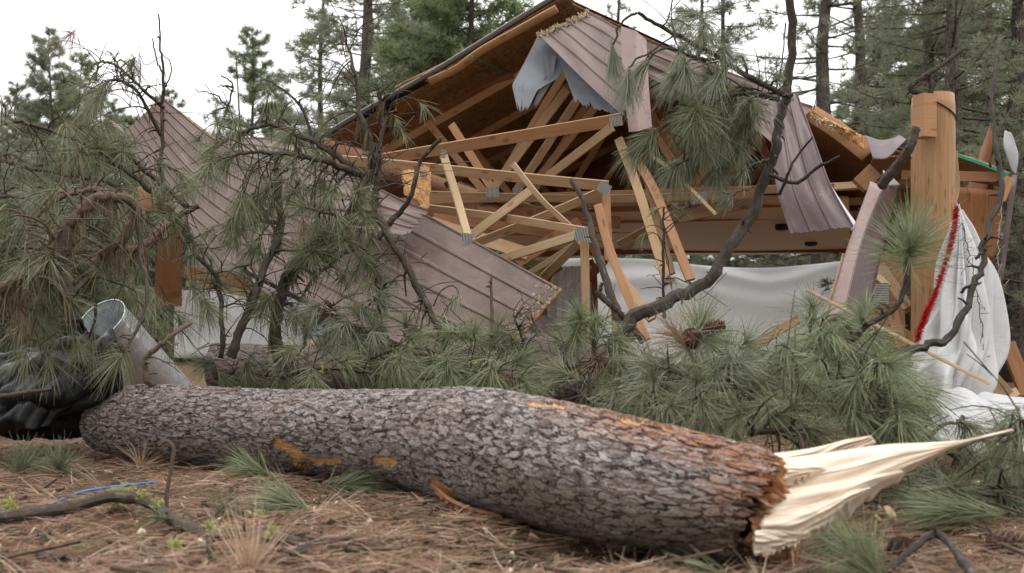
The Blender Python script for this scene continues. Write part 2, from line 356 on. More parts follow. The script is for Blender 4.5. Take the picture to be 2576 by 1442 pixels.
LAMP = plain('black_lamp_housing', (.015, .013, .012), .5); LENS = plain('lamp_lens', (.35, .30, .25), .3)
REDT = plain('red_tinsel', (.55, .01, .02), .3, .6, .3)
BLUE = plain('blue_rope', (.07, .22, .50), .6)
WIRE = plain('dark_wire', (.03, .025, .02), .5); STRING = plain('pale_string', (.5, .48, .44), .8)
BAG = plain('black_plastic', (.008, .008, .009), .38, .3, 0, .4, 5, .03)
CONE = plain('cone_scales', (.17, .075, .048), .6, .3, 0, .6, 60)
CONED = plain('old_cone_scales', (.14, .075, .055), .7, .3, 0, .6, 60)
def mk_plate():
    a = M('galvanised_plate', .45, .5); c = a.coord('UV', (1, 1, 1)); s_ = a.n('ShaderNodeSeparateXYZ'); a.l(c, s_.inputs[0])
    f = a.math('FRACT', a.math('MULTIPLY', s_.outputs[0], 70)); a.base(a.ramp(f, [(.35, (.55, .56, .55)), (.5, (.10, .09, .08))])); a.b.inputs['Metallic'].default_value = .3; return a.m
PLATE = mk_plate()
def mk_soffit():
    a = M('panelled_ceiling', .5, .3); c = a.coord('UV', (1, 1, 1)); s_ = a.n('ShaderNodeSeparateXYZ'); a.l(c, s_.inputs[0])
    f = a.math('FRACT', a.math('MULTIPLY', s_.outputs[0], 8)); n = a.noise(a.coord('UV', (30, 2, 1)), 2, 4)
    cc = a.mix(n, (.74, .55, .35), (.84, .66, .45)); a.base(a.mix(a.ramp(f, [(.0, (.7, .7, .7)), (.08, (0, 0, 0))]), cc, (.24, .12, .05))); return a.m
SOFF = mk_soffit()
def mk_plastic(name, op=.3, tint=(.92, .92, .925)):
    a = M(name, .32, .5); n = a.noise(a.coord('Object'), 3, 5, .6, .6); n2 = a.noise(a.coord('Object'), 24, 7, .7, 1.5)
    a.base(a.mix(n, tint, tuple(x*.9 for x in tint))); a.bump(a.math('ADD', n, a.math('MULTIPLY', n2, .7)), .035, .7)
    tr = a.n('ShaderNodeBsdfTranslucent'); tr.inputs[0].default_value = (*tint, 1); ms = a.n('ShaderNodeMixShader'); ms.inputs[0].default_value = op
    a.l(a.b.outputs[0], ms.inputs[1]); a.l(tr.outputs[0], ms.inputs[2]); a.l(ms.outputs[0], a.out.inputs[0]); return a.m
SHEET = mk_plastic('white_plastic', .5)
def mk_clear():
    a = M('clear_plastic', .25, .5); n = a.noise(a.coord('UV', (14, 1.5, 1)), 2, 6, .7, .4); a.base((.72, .73, .73)); a.bump(n, .03, .6)
    tp = a.n('ShaderNodeBsdfTransparent'); ms = a.n('ShaderNodeMixShader'); a.l(a.ramp(n, [(.3, (.45, .45, .45)), (.6, (.95, .95, .95))]), ms.inputs[0])
    a.l(tp.outputs[0], ms.inputs[1]); a.l(a.b.outputs[0], ms.inputs[2]); a.l(ms.outputs[0], a.out.inputs[0]); return a.m
CLEAR = mk_clear()
def mk_galv():
    a = M('galvanised_pipe', .3, .5); a.b.inputs['Metallic'].default_value = .5; x = a.n('ShaderNodeTexVoronoi'); x.inputs['Scale'].default_value = 14; a.l(a.coord('Object'), x.inputs['Vector'])
    s_ = a.n('ShaderNodeSeparateColor'); a.l(x.outputs['Color'], s_.inputs[0]); a.base(a.ramp(s_.outputs[0], [(0, (.58, .62, .64)), (1, (.76, .80, .82))]))
    a.l(a.ramp(a.noise(a.coord('UV', (1, 30, 1)), 3, 5), [(.3, (.14, .14, .14)), (.7, (.30, .30, .30))]), a.b.inputs['Roughness']); return a.m
GALV = mk_galv()
def mk_split():
    a = M('split_wood', .75, .2); v = a.coord('UV', (1.5, 90, 1)); n = a.noise(v, 1.5, 6, .65, .4)
    c = a.ramp(n, [(.22, (.66, .46, .30)), (.38, (.80, .66, .51)), (.7, (.88, .78, .66))])
    n2 = a.noise(a.coord('UV', (4, 9, 1)), 1.6, 5); s_ = a.n('ShaderNodeSeparateXYZ'); a.l(a.coord('UV'), s_.inputs[0])
    c = a.mix(a.ramp(a.noise(a.coord('UV', (2.2, 22, 1)), 1.3, 5, .6, .5), [(.60, (0, 0, 0)), (.72, (.75, .75, .75))]), c, (.56, .32, .16)); a.base(c); a.bump(a.math('ADD', n, a.noise(a.coord('UV', (6, 30, 1)), 2, 6)), .006, .6); return a.m
SPLIT = mk_split()
def mk_ground():
    a = M('needle_litter', .95, .1); v = a.coord('Object'); n = a.noise(v, 1.1, 6); f = a.noise(a.coord('Object', (9, 26, 9)), 3, 8, .75, 1.2); g = a.noise(v, 22, 6, .7)
    c = a.ramp(f, [(.30, (.035, .022, .015)), (.47, (.16, .092, .060)), (.60, (.29, .185, .125)), (.78, (.46, .34, .25))])
    c = a.mix(a.ramp(g, [(.52, (0, 0, 0)), (.66, (.75, .75, .75))]), c, (.12, .095, .07))
    c = a.mix(a.ramp(n, [(.5, (0, 0, 0)), (.62, (.55, .55, .55))]), c, (.17, .16, .08))
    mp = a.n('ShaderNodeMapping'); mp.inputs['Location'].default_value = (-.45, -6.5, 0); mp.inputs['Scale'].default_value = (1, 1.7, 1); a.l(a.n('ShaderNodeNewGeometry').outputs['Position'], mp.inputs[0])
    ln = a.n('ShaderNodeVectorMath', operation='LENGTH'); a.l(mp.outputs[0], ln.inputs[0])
    c = a.mix(a.ramp(a.math('ADD', ln.outputs['Value'], a.math('MULTIPLY', f, .7)), [(.95, (.94, .94, .94)), (1.3, (0, 0, 0))]), c, (.035, .025, .02))  # dark soil under the log, also painting in its contact shadow
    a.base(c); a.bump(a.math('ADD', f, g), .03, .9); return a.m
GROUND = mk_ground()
HILL = plain('forested_hill', (.10, .13, .13), 1, .1, 0, .5, .3)

# ---------------------------------------------------------------- ground and hills
def gz(x, y):
    near = np.exp(-((y-4.6)/5)**2)
    z = .022*np.sin(1.9*x+.7*y)+.018*np.sin(4.1*x-2.3*y+1)+.012*np.sin(9.3*x+5.1*y)+.012*np.sin(15*x-11*y+2)
    zz = z*near-.03
    return zz-.09*np.exp(-((x-.40)/.60)**2-((y-3.95)/.28)**2)
xs = np.concatenate([[-600, -200, -80, -30, -12], np.linspace(-6, 6, 260), [12, 30, 80, 200, 600]])
ys = np.concatenate([[-60, -10, 0, 1.5], np.linspace(2.6, 12, 260), [14, 18, 25, 40, 80, 200, 900]])
X, Y = np.meshgrid(xs, ys, indexing='ij'); Z = gz(X, Y); a = Acc(); nx, ny = X.shape
i, j = np.meshgrid(np.arange(nx-1), np.arange(ny-1), indexing='ij'); q = i*ny+j
a.add(np.stack([X, Y, Z], -1).reshape(-1, 3), np.stack([q, q+ny, q+ny+1, q+1], -1).reshape(-1, 4))
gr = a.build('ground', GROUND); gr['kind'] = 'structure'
a = Acc(); th = np.linspace(-1.2, 1.2, 90); top = 34+8*np.sin(th*9)+5*np.sin(th*23)+26*np.clip(th-.2, 0, 1)
V = [];
for k_, t in enumerate(th):
    dx, dy = math.sin(t), math.cos(t)
    V += [[dx*300, dy*300, -2], [dx*420, dy*420, top[k_]*.8], [dx*560, dy*560, top[k_]*1.0-2]]
Q = [[3*k_+c, 3*k_+3+c, 3*k_+4+c, 3*k_+1+c] for k_ in range(89) for c in (0, 1)]
a.add(V, Q); h_ = a.build('hills', HILL); h_['kind'] = 'structure'

# ---------------------------------------------------------------- standing trees
def make_tree(seed, h, crown0, rad, tr, nl, dens, mat, lean=0, bare=.0, up=.25, bl=.27, bw=.034, npc=15, double=False):
    dens = dens*1.12; nl = int(nl*1.1)
    """returns trunk, limb and crown mesh data built round the origin"""
    global rng
    keep = rng; rng = np.random.default_rng(seed)
    ta, la, ca = Acc(), Acc(), Acc()
    n = 16; zz = np.linspace(-.2, h, n); sw = np.cumsum(rng.normal(size=(n, 2))*.05*h/16, axis=0); sw[:2] = 0
    tp = np.stack([sw[:, 0]+lean*zz, sw[:, 1], zz], -1)
    def trunk_at(z): return np.array([np.interp(z, zz, tp[:, k]) for k in range(3)])
    tube(ta, tp, tr*(1-zz/h*.93), 9, .05)
    if double:
        z0 = h*.45; q = np.array([trunk_at(z0), trunk_at(h*.6)+[.35, 0, 0], trunk_at(h*.93)+[.6, 0.1, 0]]); tube(ta, catmull(q, 10), np.linspace(tr*.5, .02, 10), 7, .05)
    for i in range(nl):
        f = (i+rng.random())/nl; z = crown0+(h-crown0)*f**1.0; b = trunk_at(z)
        shape = (1-f)**.75*(.55+.45*min(1, f*4+.3)); Lb = rad*shape*rng.uniform(.45, 1.1)+.25
        az = rng.random()*6.283; out = np.array([math.cos(az), math.sin(az), 0]); ri = up*(f-.35)*1.6+rng.normal()*.12
        m = 6; s = np.linspace(0, 1, m)[:, None]
        pth = b+out*Lb*s+np.array([0, 0, 1])*(Lb*ri*s+Lb*.16*(s**2-.5*s))+np.cumsum(rng.normal(size=(m, 3))*.05*Lb/3, axis=0)*s
        tube(la, pth, np.linspace(max(.012, tr*.16*(1-f*.5)), .006, m), 4, 0, False)
        if rng.random() < bare: continue
        nc = max(3, int(Lb*dens))
        for c in range(nc):
            g = rng.uniform(.25, 1.02)**.8; p0 = np.array([np.interp(g*(m-1), range(m), pth[:, k]) for k in range(3)])
            off = rng.normal(size=3)*np.array([.17, .17, .10])*Lb*(1.1-g*.6)*.9; c0 = p0+off
            if c % 3 == 0: tube(la, [p0, c0], [.008, .004], 3, 0, False)
            needles(ca, c0, nrm(out*.7+off*.8+[0, 0, .55]), npc, bl*rng.uniform(.7, 1.2), 1.35, .10, bw, 1, .7)
    needles(ca, tp[-1], (0, 0, 1), npc*2, bl, .8, 0, bw, 1)
    tm = ta.build('trunk', TREEBARK); lm = la.build('limbs', TREEBARK); cm = ca.build('crown', mat)
    datas = []
    for o in (tm, lm, cm):
        o.data.transform(__import__('mathutils').Matrix.Translation(o.location)); datas.append((o.name.split('.')[0], o.data)); bpy.data.objects.remove(o)
    rng = keep
    return datas
TREES = {
 'conic': make_tree(11, 12, 1.0, 2.7, .17, 120, 19, TREEN, up=.5, bl=.2, bw=.022, npc=20),
 'conic2': make_tree(12, 12, 1.2, 2.9, .17, 110, 19, TREEN2, up=.55, double=True, bl=.2, bw=.022, npc=20),
 'tall': make_tree(13, 17, 2.5, 3.1, .24, 85, 9, TREEN, up=.3, bare=.15),
 'tall2': make_tree(14, 17, 3.5, 3.3, .22, 80, 8, TREEN, up=.35, bare=.25),
 'bushy': make_tree(15, 13, 1.5, 3.6, .22, 130, 15, TREEN2, up=.5, bl=.30, npc=16),
 'near': make_tree(18, 17, 2.5, 3.2, .24, 85, 11, TREEN, up=.3, bare=.2, bl=.20, bw=.017, npc=24),
 'sparse': make_tree(16, 18, 3.0, 2.8, .30, 80, 5, TREEN, up=.2, bare=.45),
 'low': make_tree(17, 7, .3, 2.4, .12, 80, 15, TREEN, up=.4),
}
def tree(kind, u, d, hpx_top, label, rz=0, grp='pines standing behind the wreck', zs=None, ground=0):
    """hpx_top: where the tip stands in the photo, giving its height at distance d"""
    h0 = max(v.co.z for v in TREES[kind][0][1].vertices)
    h = CH+(HV-hpx_top)/F*d; s = h/h0
    loc = ((u-CU)/F*d, d, 0); o = empty('pine_tree', loc, label, 'tree', grp)
    o.rotation_euler = (0, 0, rz); s2 = zs or min(max(s, .8), 1.35); o.scale = (s2, s2, s)
    for n_, me in TREES[kind]:
        c = bpy.data.objects.new(n_, me); COL.objects.link(c); c.parent = o
    return o
T = [
 ('conic', 122, 42, 85, 'pointed conifer rising highest above the left branches', .3, None),
 ('conic', 30, 47, 215, 'dense conifer at the left edge, left of the pointed one', 1.9, None),
 ('conic2', 205, 46, 140, 'round topped pine just right of the pointed conifer', 2.2, None),
 ('conic', 295, 50, 260, 'small conifer behind the tip of the mauve roof strip', 4, None),
 ('conic2', 425, 44, 235, 'slim pine between the bare upright twig and the left roof strip', 5.1, None),
 ('conic2', 636, 40, 78, 'twin topped conifer standing alone in the white sky', 3.2, None),
 ('conic', 700, 44, 230, 'small conifer right of the twin topped one', 1, None),
 ('tall', 880, 27, -420, 'tall pine at the left end of the big roof', .8, None),
 ('tall2', 930, 31, -500, 'thin trunked tall pine just behind the roof eave', 2.7, None),
 ('tall', 830, 36, -150, 'tall pine with open crown bordering the left sky gap', 4.4, None),
 ('bushy', 1190, 24, -190, 'bushy bright green pine behind the roof slope', .2, 1.0),
 ('bushy', 1100, 33, -120, 'bushy pine left of the bright green one', 2.2, 1.0),
 ('tall2', 1010, 38, -200, 'open pine seen between the roof slope pines', 3.6, None),
 ('sparse', 1560, 40, -150, 'thin pine top just above the torn ridge', 1.5, .8),
 ('tall', 1740, 33, -160, 'dark pine above the right roof slope', 5.2, .9),
 ('tall2', 1815, 30, -260, 'pine with a clean trunk left of the white gap', 1.3, .8),
 ('sparse', 2080, 27, -600, 'thick grey trunk with bare limbs right of the white gap', 2.9, 1.0),
 ('sparse', 2165, 29, -600, 'darker straight trunk beside the thick grey one', .9, .9),
 ('tall2', 2225, 36, -150, 'open pine behind the darker straight trunk', 4.9, None),
 ('near', 2330, 20, -700, 'dense pine rising behind the round post', 3.9, None),
 ('near', 2420, 17, -900, 'large mossy trunked pine right of the post top', 1.2, None),
 ('near', 2540, 19, -500, 'dark dense pine filling the right edge', .2, 1.1),
 ('tall2', 2490, 27, -500, 'slender pine between the two right edge crowns', 2.2, None),
 ('bushy', 2300, 32, 180, 'lower green pine behind the torn right eave', 3.3, .9),
 ('bushy', 165, 48, 215, 'full grey green pine between the two left conifers', 2.9, 1.1),
 ('bushy', 60, 45, 290, 'full pine below the dense left edge conifer', 1.2, 1.1),
 ('bushy', 345, 47, 300, 'hazy full pine behind the left tip of the roof strip', 4.1, 1.0),
 ('bushy', 2420, 31, -150, 'full green pine filling the gap behind the mossy trunk', 2.6, 1.2),
 ('bushy', 2230, 38, 60, 'full pine low between the straight trunk and the round post', 5.6, 1.2),
 ('low', 60, 38, 420, 'low dark pine behind the left hand debris', .4, 1.6),
 ('low', 230, 33, 430, 'low pine below the round topped pine', 1.4, 1.5),
 ('low', 400, 36, 400, 'low pine seen through the hanging needles', 2.4, 1.6),
 ('low', 560, 40, 380, 'low pine left of the twin topped conifer base', 3.4, 1.6),
 ('low', 760, 34, 330, 'low pine under the left roof eave', 4.4, 1.5),
 ('low', -60, 30, 350, 'low pine cut by the left edge of the picture', 5.4, 1.5),
 ('low', 1600, 44, 560, 'far low pine seen above the left part of the plastic fence', .9, 1.7),
 ('low', 1850, 40, 560, 'far low pine seen above the middle of the plastic fence', 1.9, 1.7),
 ('low', 2040, 44, 560, 'far low pine seen above the right part of the plastic fence', 2.9, 1.7),
 ('low', 2560, 30, 560, 'low pine right of the hanging white plastic', 3.9, 1.2),
 ('low', 1350, 42, 560, 'far low pine behind the collapsed trusses', 4.9, 1.7),
]
for k_, u, d, tp_, lb, rz, zs in T: tree(k_, u, d, tp_, lb, rz, zs=zs)

# ---------------------------------------------------------------- the wrecked pavilion
O0 = np.array([.675, 12., 0]); AX = np.array([.94, -.35, 0]); DX = np.array([.35, .94, 0])
def B(a_, b_, z_): return O0+AX*a_+DX*b_+np.array([0, 0, z_])
pav = empty('collapsed_pavilion', (O0[0], O0[1]+2, 0), 'collapsed timber pavilion with torn roof, exposed trusses and round post', 'building')
def part(name, acc, m, parent=pav, smooth=False, label=None):
    o = acc.build(name, m, ROOTWRAP(parent), smooth)
    if label: o['label'] = label
    return o
def ROOTWRAP(p):                    # sub-parts share their thing's origin
    if '_o' not in p: p['_o'] = list(p.parent['_o'])
    return p
# left slope: board underside, felt and metal above it
e0, r0 = P(826, 346, 13.1), P(1425, -14, 12.05)
def lslope(o_, b0, b1, sh=0, ex=0):
    up = np.array([-.38, .14, .9])*o_
    return [[e0+up+DX*b0-(r0-e0)*ex, e0+up+DX*b1-(r0-e0)*ex], [r0+up+DX*b0, r0+up+DX*b1]]
sag = noise2(5)
jr = noise1(3, 40)
dk = patch('roof_deck', lslope(0, 0, 7), 60, 60, OSB, pav, .012, lambda s, t: .03*sag(s, t, 7), False, mask=lambda s, t: ~((t < .012+.03*np.clip(jr(s), 0, 2)) & (s > .12) & (s < .42)))
patch('roofing_felt', lslope(.03, .02, 7), 40, 30, BLACK, pav, .006, lambda s, t: .03*sag(s, t, 7), False)
patch('metal_roofing', lslope(.055, -.05, 7, ex=.02), 40, 30, CONC, pav, .012, lambda s, t: .03*sag(s, t, 7), False)
a = Acc(); beam(a, [(1400, 22, 11.98), (1300, 78, 12.2), (1210, 128, 12.35), (1150, 172, 12.5), (1080, 205, 12.6)], .085, .04, .3); part('barge_board', a, TIM2, smooth=True)
for k_, (u0, v0, u1, v1, d0) in enumerate([(1290, 190, 930, 362, 12.9), (1400, 30, 1000, 225, 12.5)]):
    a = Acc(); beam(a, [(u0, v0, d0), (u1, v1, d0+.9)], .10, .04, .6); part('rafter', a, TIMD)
a = Acc(); beam(a, [(1190, 143, 12.35), (1290, 192, 13.6)], .02, .02); part('seam_clip', a, GREEN)
# right slope
r1 = P(1440, 0, 12.05); q1, q2, q3 = P(1960, 240, 11.2), P(2180, 345, 10.9), P(2400, 400, 10.2)
def rs(sh, dz): return [[p+np.array([0, 0, dz]), p+DX*sh+np.array([0, 0, dz])] for p in (r1, q1, q2, q3)]
patch('roof_deck', rs(7, -.05), 50, 30, OSB, pav, .012, None, True)
patch('metal_roofing', rs(7.05, -.01), 50, 60, ROOF, pav, .006, None, True)
patch('back_gable', [[B(-3.4, 6.7, 2.2), B(-3.4, 6.7, 3.3)], [B(0, 6.7, 2.2), B(0, 6.7, 4.75)], [B(3.8, 6.7, 2.1), B(3.8, 6.7, 3.1)]], 12, 4, TIMD, pav, .03, None, False)  # back wall and the ceiling strip below added to keep the attic dark
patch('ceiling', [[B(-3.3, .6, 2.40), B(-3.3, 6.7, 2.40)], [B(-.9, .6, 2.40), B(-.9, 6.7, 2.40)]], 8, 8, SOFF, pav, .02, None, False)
patch('side_light_block', [[B(-3.3, .3, 2.3), B(-3.3, 6.7, 2.3)], [B(-3.3, .3, 3.25), B(-3.3, 6.7, 3.25)]], 4, 4, TIMD, pav, .03, None, False)  # both side panels added to shut light out of the attic
patch('side_light_block', [[B(4.3, .6, 2.2), B(4.3, 6.7, 2.2)], [B(4.3, .6, 2.95), B(4.3, 6.7, 2.95)]], 4, 4, TIMD, pav, .03, None, False)
# receding trusses
def plate(c, s_=.13, rz=0., par=pav, tilt=0.):
    a = Acc(); c = np.asarray(c, float); face = nrm(-(c-np.array([0, 0, CH]))); side = nrm(np.cross([0, 0, 1.], face)); upv = np.cross(face, side)
    x = side*math.cos(rz)+upv*math.sin(rz); y = -side*math.sin(rz)+upv*math.cos(rz); Mx = np.stack([x, face, y], 1)
    box(a, c, s_, .003, s_*.75, M=Mx); return a.build('nail_plate', PLATE, ROOTWRAP(par), False)
for ti, b_ in enumerate([.6, 1.8, 3.0, 4.2, 5.4]):
    zb = 2.46-.02*ti; th_ = Acc(); beam(th_, np.array([B(-3, b_, zb), B(3.0, b_, zb-.08)]), .089, .038)
    tr_ = th_.build('truss', TIM2, pav, False)
    ROOTWRAP(tr_)
    segs = [(-1.25, zb, -2.05, 3.42), (-1.25, zb, -.05, 4.25), (1.2, zb, .05, 4.25), (1.2, zb, 1.9, 3.3), (-2.9, 3.0, 0, 4.3), (0, 4.3, 3.0, 2.9)]
    for k_, (a0, z0, a1, z1) in enumerate(segs):
        c = Acc(); beam(c, np.array([B(a0, b_+.03*(k_ % 2)+.01*k_, z0), B(a1, b_+.03*(k_ % 2)+.01*k_, z1)]), .089, .038, .1)
        c.build('chord' if k_ > 3 else 'web', TIM2, tr_, False)
    if ti < 2: plate(B(-1.25, b_-.05, zb), .2, 0, tr_)
# broken front trusses, read off the photograph
def truss(label, members, plates):
    root = None
    for k_, (pts, w_, m_) in enumerate(members):
        c = Acc(); beam(c, pts, w_, .038, .25 if k_ % 2 else -.2)
        if root is None: root = c.build('broken_truss', m_, pav, False); root['label'] = label; ROOTWRAP(root)
        else: c.build('member', m_, root, False)
    for (u, v, d, s_, rz) in plates: plate(P(u, v, d), s_, rz, root)
truss('upper broken truss with long rising chord', [
    ([(965, 400, 12.0), (1564, 300, 10.9)], .125, TIM2), ([(1380, 443, 11.6), (1540, 320, 10.9)], .09, TIM),
    ([(1136, 314, 12.6), (1240, 478, 12.3)], .09, TIM2), ([(1240, 476, 12.2), (1427, 225, 11.9)], .095, TIM),
    ([(1302, 476, 12.9), (1460, 240, 12.6)], .095, TIM), ([(1352, 450, 13.3), (1500, 268, 13.0)], .09, TIM2),
    ([(1556, 350, 11.0), (1607, 482, 10.7), (1680, 715, 10.2)], .088, TIM), ([(1600, 400, 10.9), (1650, 490, 10.7), (1737, 705, 10.2)], .09, TIM2),
    ([(1625, 440, 10.9), (1690, 690, 10.4)], .07, TIM)],
    [(1548, 305, 10.78, .13, .1), (1240, 484, 12.0, .14, 0), (1302, 482, 12.6, .12, 0)])
truss('middle broken truss with cracked cream chord', [
    ([(822, 400, 11.2), (1000, 415, 10.9), (1243, 440, 10.6), (1400, 456, 10.4), (1530, 468, 10.3)], .098, TIM),
    ([(1116, 392, 10.5), (1150, 500, 10.45), (1176, 592, 10.3)], .075, TIMP), ([(1290, 412, 10.1), (1360, 500, 10.1), (1432, 568, 10.2)], .05, TIMP),
    ([(1190, 590, 10.6), (1335, 480, 10.5)], .085, TIMP), ([(1190, 614, 10.8), (1350, 552, 10.7), (1518, 480, 10.45)], .085, TIM),
    ([(1524, 480, 10.3), (1531, 655, 10.2)], .075, TIM2)],
    [(1519, 473, 10.2, .13, -.5), (1176, 598, 10.2, .11, -.1)])
truss('lower broken truss spraying out of one plate', [
    ([(1080, 524, 11), (1270, 548, 10.6), (1475, 582, 9.9)], .075, TIM), ([(1262, 652, 10.6), (1458, 590, 9.95)], .085, TIMP),
    ([(1366, 698, 10.4), (1456, 612, 10.0)], .08, TIM), ([(1470, 600, 9.9), (1472, 700, 9.9), (1474, 870, 9.9)], .075, TIM),
    ([(1478, 592, 9.95), (1514, 668, 10.1)], .07, TIM), ([(1330, 690, 11.2), (1460, 608, 10.4)], .06, TIMP)],
    [(1468, 590, 9.8, .17, -.15)])
truss('splintered posts leaning in the middle', [
    ([(1504, 515, 9.9), (1525, 600, 9.8), (1563, 705, 9.6), (1626, 856, 9.3)], .075, TIM2), ([(1563, 700, 9.8), (1640, 805, 9.5)], .075, TIM),
    ([(1548, 770, 9.7), (1555, 905, 9.6)], .085, TIM2)], [])
truss('far bottom chord with nail plate', [
    ([(1080, 490, 12.8), (1500, 500, 12.4), (1905, 488, 11.8)], .09, TIM), ([(1640, 392, 11), (1700, 440, 11), (1800, 540, 11)], .035, TIMP),
    ([(1870, 480, 11.4), (2290, 462, 10.9)], .08, TIM), ([(2100, 470, 11), (2200, 462, 10.8)], .07, TIMP), ([(1960, 470, 12), (1900, 330, 12)], .1, TIMD)],
    [(1760, 498, 11.7, .17, .05)])
# small plated stubs left of the middle truss
a = Acc(); box(a, P(1068, 470, 10.4), .09, .03, .42, .3); part('torn_board_end', a, OSBL)
plate(P(1115, 388, 10.25), .07, 1.4); plate(P(1068, 440, 10.2), .07, 1.5)
patch('torn_sheathing', [[(1010, 425, 10.9), (1082, 432, 10.6)], [(1015, 490, 10.8), (1078, 522, 10.5)]], 12, 12, OSBL, pav, .012, lambda s, t: .01*sag(s, t, 20), False)
# ceiling, lamps
X_ = [[(1120, 545, 14.4), (1500, 520, 13.4), (2135, 500, 12.0)], [(1300, 650, 21), (1530, 642, 20), (2140, 640, 18)]]
cl = patch('ceiling', X_, 24, 60, SOFF, pav, .02, lambda s, t: .04*sag(s, t, 5), False)
for u, v, d in ((1968, 574, 14.3), (2040, 614, 16.4), (1365, 588, 15.2)):
    a = Acc(); w_ = .16
    for r_, z_ in ((.09, 0), (.09, -.05), (.075, -.07)):
        pass
    c = P(u, v, d); tube(a, [c+[0, 0, .05], c+[0, 0, -.01], c+[0, 0, -.03]], [.095, .095, .075], 14); lp = part('ceiling_lamp', a, LAMP, smooth=True)
    a = Acc(); tube(a, [c+[0, 0, -.03], c+[0, 0, -.045]], [.06, .04], 12); a.build('lens', LENS, ROOTWRAP(lp))
# fallen ceiling boards and cross members in the dark
for k_, pts in enumerate([[(1090, 545, 12.5), (1500, 600, 12.8)], [(1080, 560, 12.2), (1330, 640, 12)], [(1200, 520, 13), (1560, 560, 13)], [(1640, 560, 12.5), (1900, 505, 12.2)],
                          [(1300, 660, 12), (1460, 560, 12)], [(1700, 545, 12), (1560, 620, 12.6)]]):
    a = Acc(); beam(a, pts, .16, .02, .5); part('ceiling_board', a, TIM if k_ % 2 else TIMD)
# frame of the back opening
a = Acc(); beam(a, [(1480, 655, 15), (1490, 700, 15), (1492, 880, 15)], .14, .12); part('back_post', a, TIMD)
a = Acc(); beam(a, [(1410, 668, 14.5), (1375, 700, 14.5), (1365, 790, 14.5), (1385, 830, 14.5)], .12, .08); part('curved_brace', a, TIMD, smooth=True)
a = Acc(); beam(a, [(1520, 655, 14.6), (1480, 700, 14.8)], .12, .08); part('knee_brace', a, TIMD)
a = Acc(); beam(a, [(1060, 655, 17), (2150, 640, 17.2)], .12, .12); 
patch('clear_curtain', [[(1395, 672, 14.9), (1488, 668, 14.9)], [(1378, 770, 14.8), (1487, 770, 14.9)], [(1380, 910, 14.7), (1486, 910, 14.9)]], 30, 40, CLEAR, pav, .003, lambda s, t: .02*np.sin(t*30+s*2)+.01*np.sin(t*71))
# hanging metal strips still fixed to the roof
def strip(name, G, n, m, parent=pav, label=None, trim=None, nu=40, minor=0, h=.018, cat=None, smooth=True, nv=None):
    o = patch(name, G, nu, nv or n*24+1, m, parent, .006, (lambda s, t, f=ribs(n, .075, h*.85, minor), g=noise2(n+int(h*1000)+nu): f(s, t)+.008*g(s, t, 9)), smooth, trim=trim, shade=False)
    if label: o['label'] = label
    if cat: o['category'] = cat
    return o
jt3 = noise1(19, 14); jt = noise1(9, 30); jt2 = noise1(10, 24)
strip('hanging_roof_sheet', [[(1350, 88, 11.6), (1478, 32, 11.9)], [(1455, 190, 11.2), (1570, 78, 11.6)], [(1568, 296, 10.9), (1650, 112, 11.3)]], 5, ROOF, label='ribbed mauve sheet bent down from the ridge', trim=lambda t: 1-.03*abs(jt(t)))
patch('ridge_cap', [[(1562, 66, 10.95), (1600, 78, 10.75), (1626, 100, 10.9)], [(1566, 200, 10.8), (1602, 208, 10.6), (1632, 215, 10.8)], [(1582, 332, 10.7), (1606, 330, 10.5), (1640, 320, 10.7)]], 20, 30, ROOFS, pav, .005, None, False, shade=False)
strip('hanging_roof_sheet', [[(1626, 192, 11.2), (1626, 98, 11.3)], [(1770, 262, 11.0), (1790, 165, 11.15)], [(1900, 330, 10.8), (1960, 236, 11.0)], [(1960, 380, 10.7), (2045, 268, 10.85)]], 3, ROOF, label='long mauve sheet along the right slope')
strip('hanging_roof_sheet', [[(1930, 240, 10.0), (2005, 235, 10.0)], [(1940, 350, 9.8), (2040, 330, 9.8)], [(1955, 480, 9.6), (2085, 455, 9.5)], [(1990, 590, 9.5), (2150, 572, 9.2)]], 3, ROOFD, label='curling dark mauve sheet hanging over the ceiling', trim=lambda t: 1-.012*abs(jt3(t)))
a = Acc()
for (G, ms) in (([[(2085, 470, 9.6), (2092, 468, 9.65)], [(2110, 520, 9.45), (2122, 515, 9.5)], [(2142, 580, 9.25), (2158, 566, 9.3)]], 0),): patch('white_edge', G, 12, 4, WHITE, pav, .01)
for G in ([[(1352, 92, 11.75), (1440, 140, 11.75)], [(1318, 160, 11.7), (1400, 200, 11.6)], [(1288, 215, 11.6), (1352, 225, 11.55)], [(1305, 290, 11.5), (1325, 280, 11.5)]],
          [[(1400, 130, 11.7), (1470, 170, 11.6)], [(1425, 200, 11.6), (1530, 250, 11.3)], [(1450, 265, 11.4), (1560, 295, 11.1)]],
          [[(1365, 140, 11.7), (1400, 140, 11.7)], [(1372, 190, 11.6), (1392, 200, 11.6)], [(1338, 270, 11.6), (1345, 275, 11.6)]]):
    patch('torn_underlay', G, 30, 24, FELT, pav, .004, lambda s, t: .004*sag(s, t, 6), False, shade=False, trim=lambda t: 1-.16*abs(jt3(t)))
# insulation along the torn ridge
a = Acc()
for k_ in range(60):
    f = rng.random(); c = P(1352+f*128, 88-f*56+rng.uniform(-6, 12), 11.55+.3*f); needles(a, c, rng.normal(size=3), 10, .035, 1.5, .2, .018, 1)
a.build('torn_insulation', FOAM, pav)
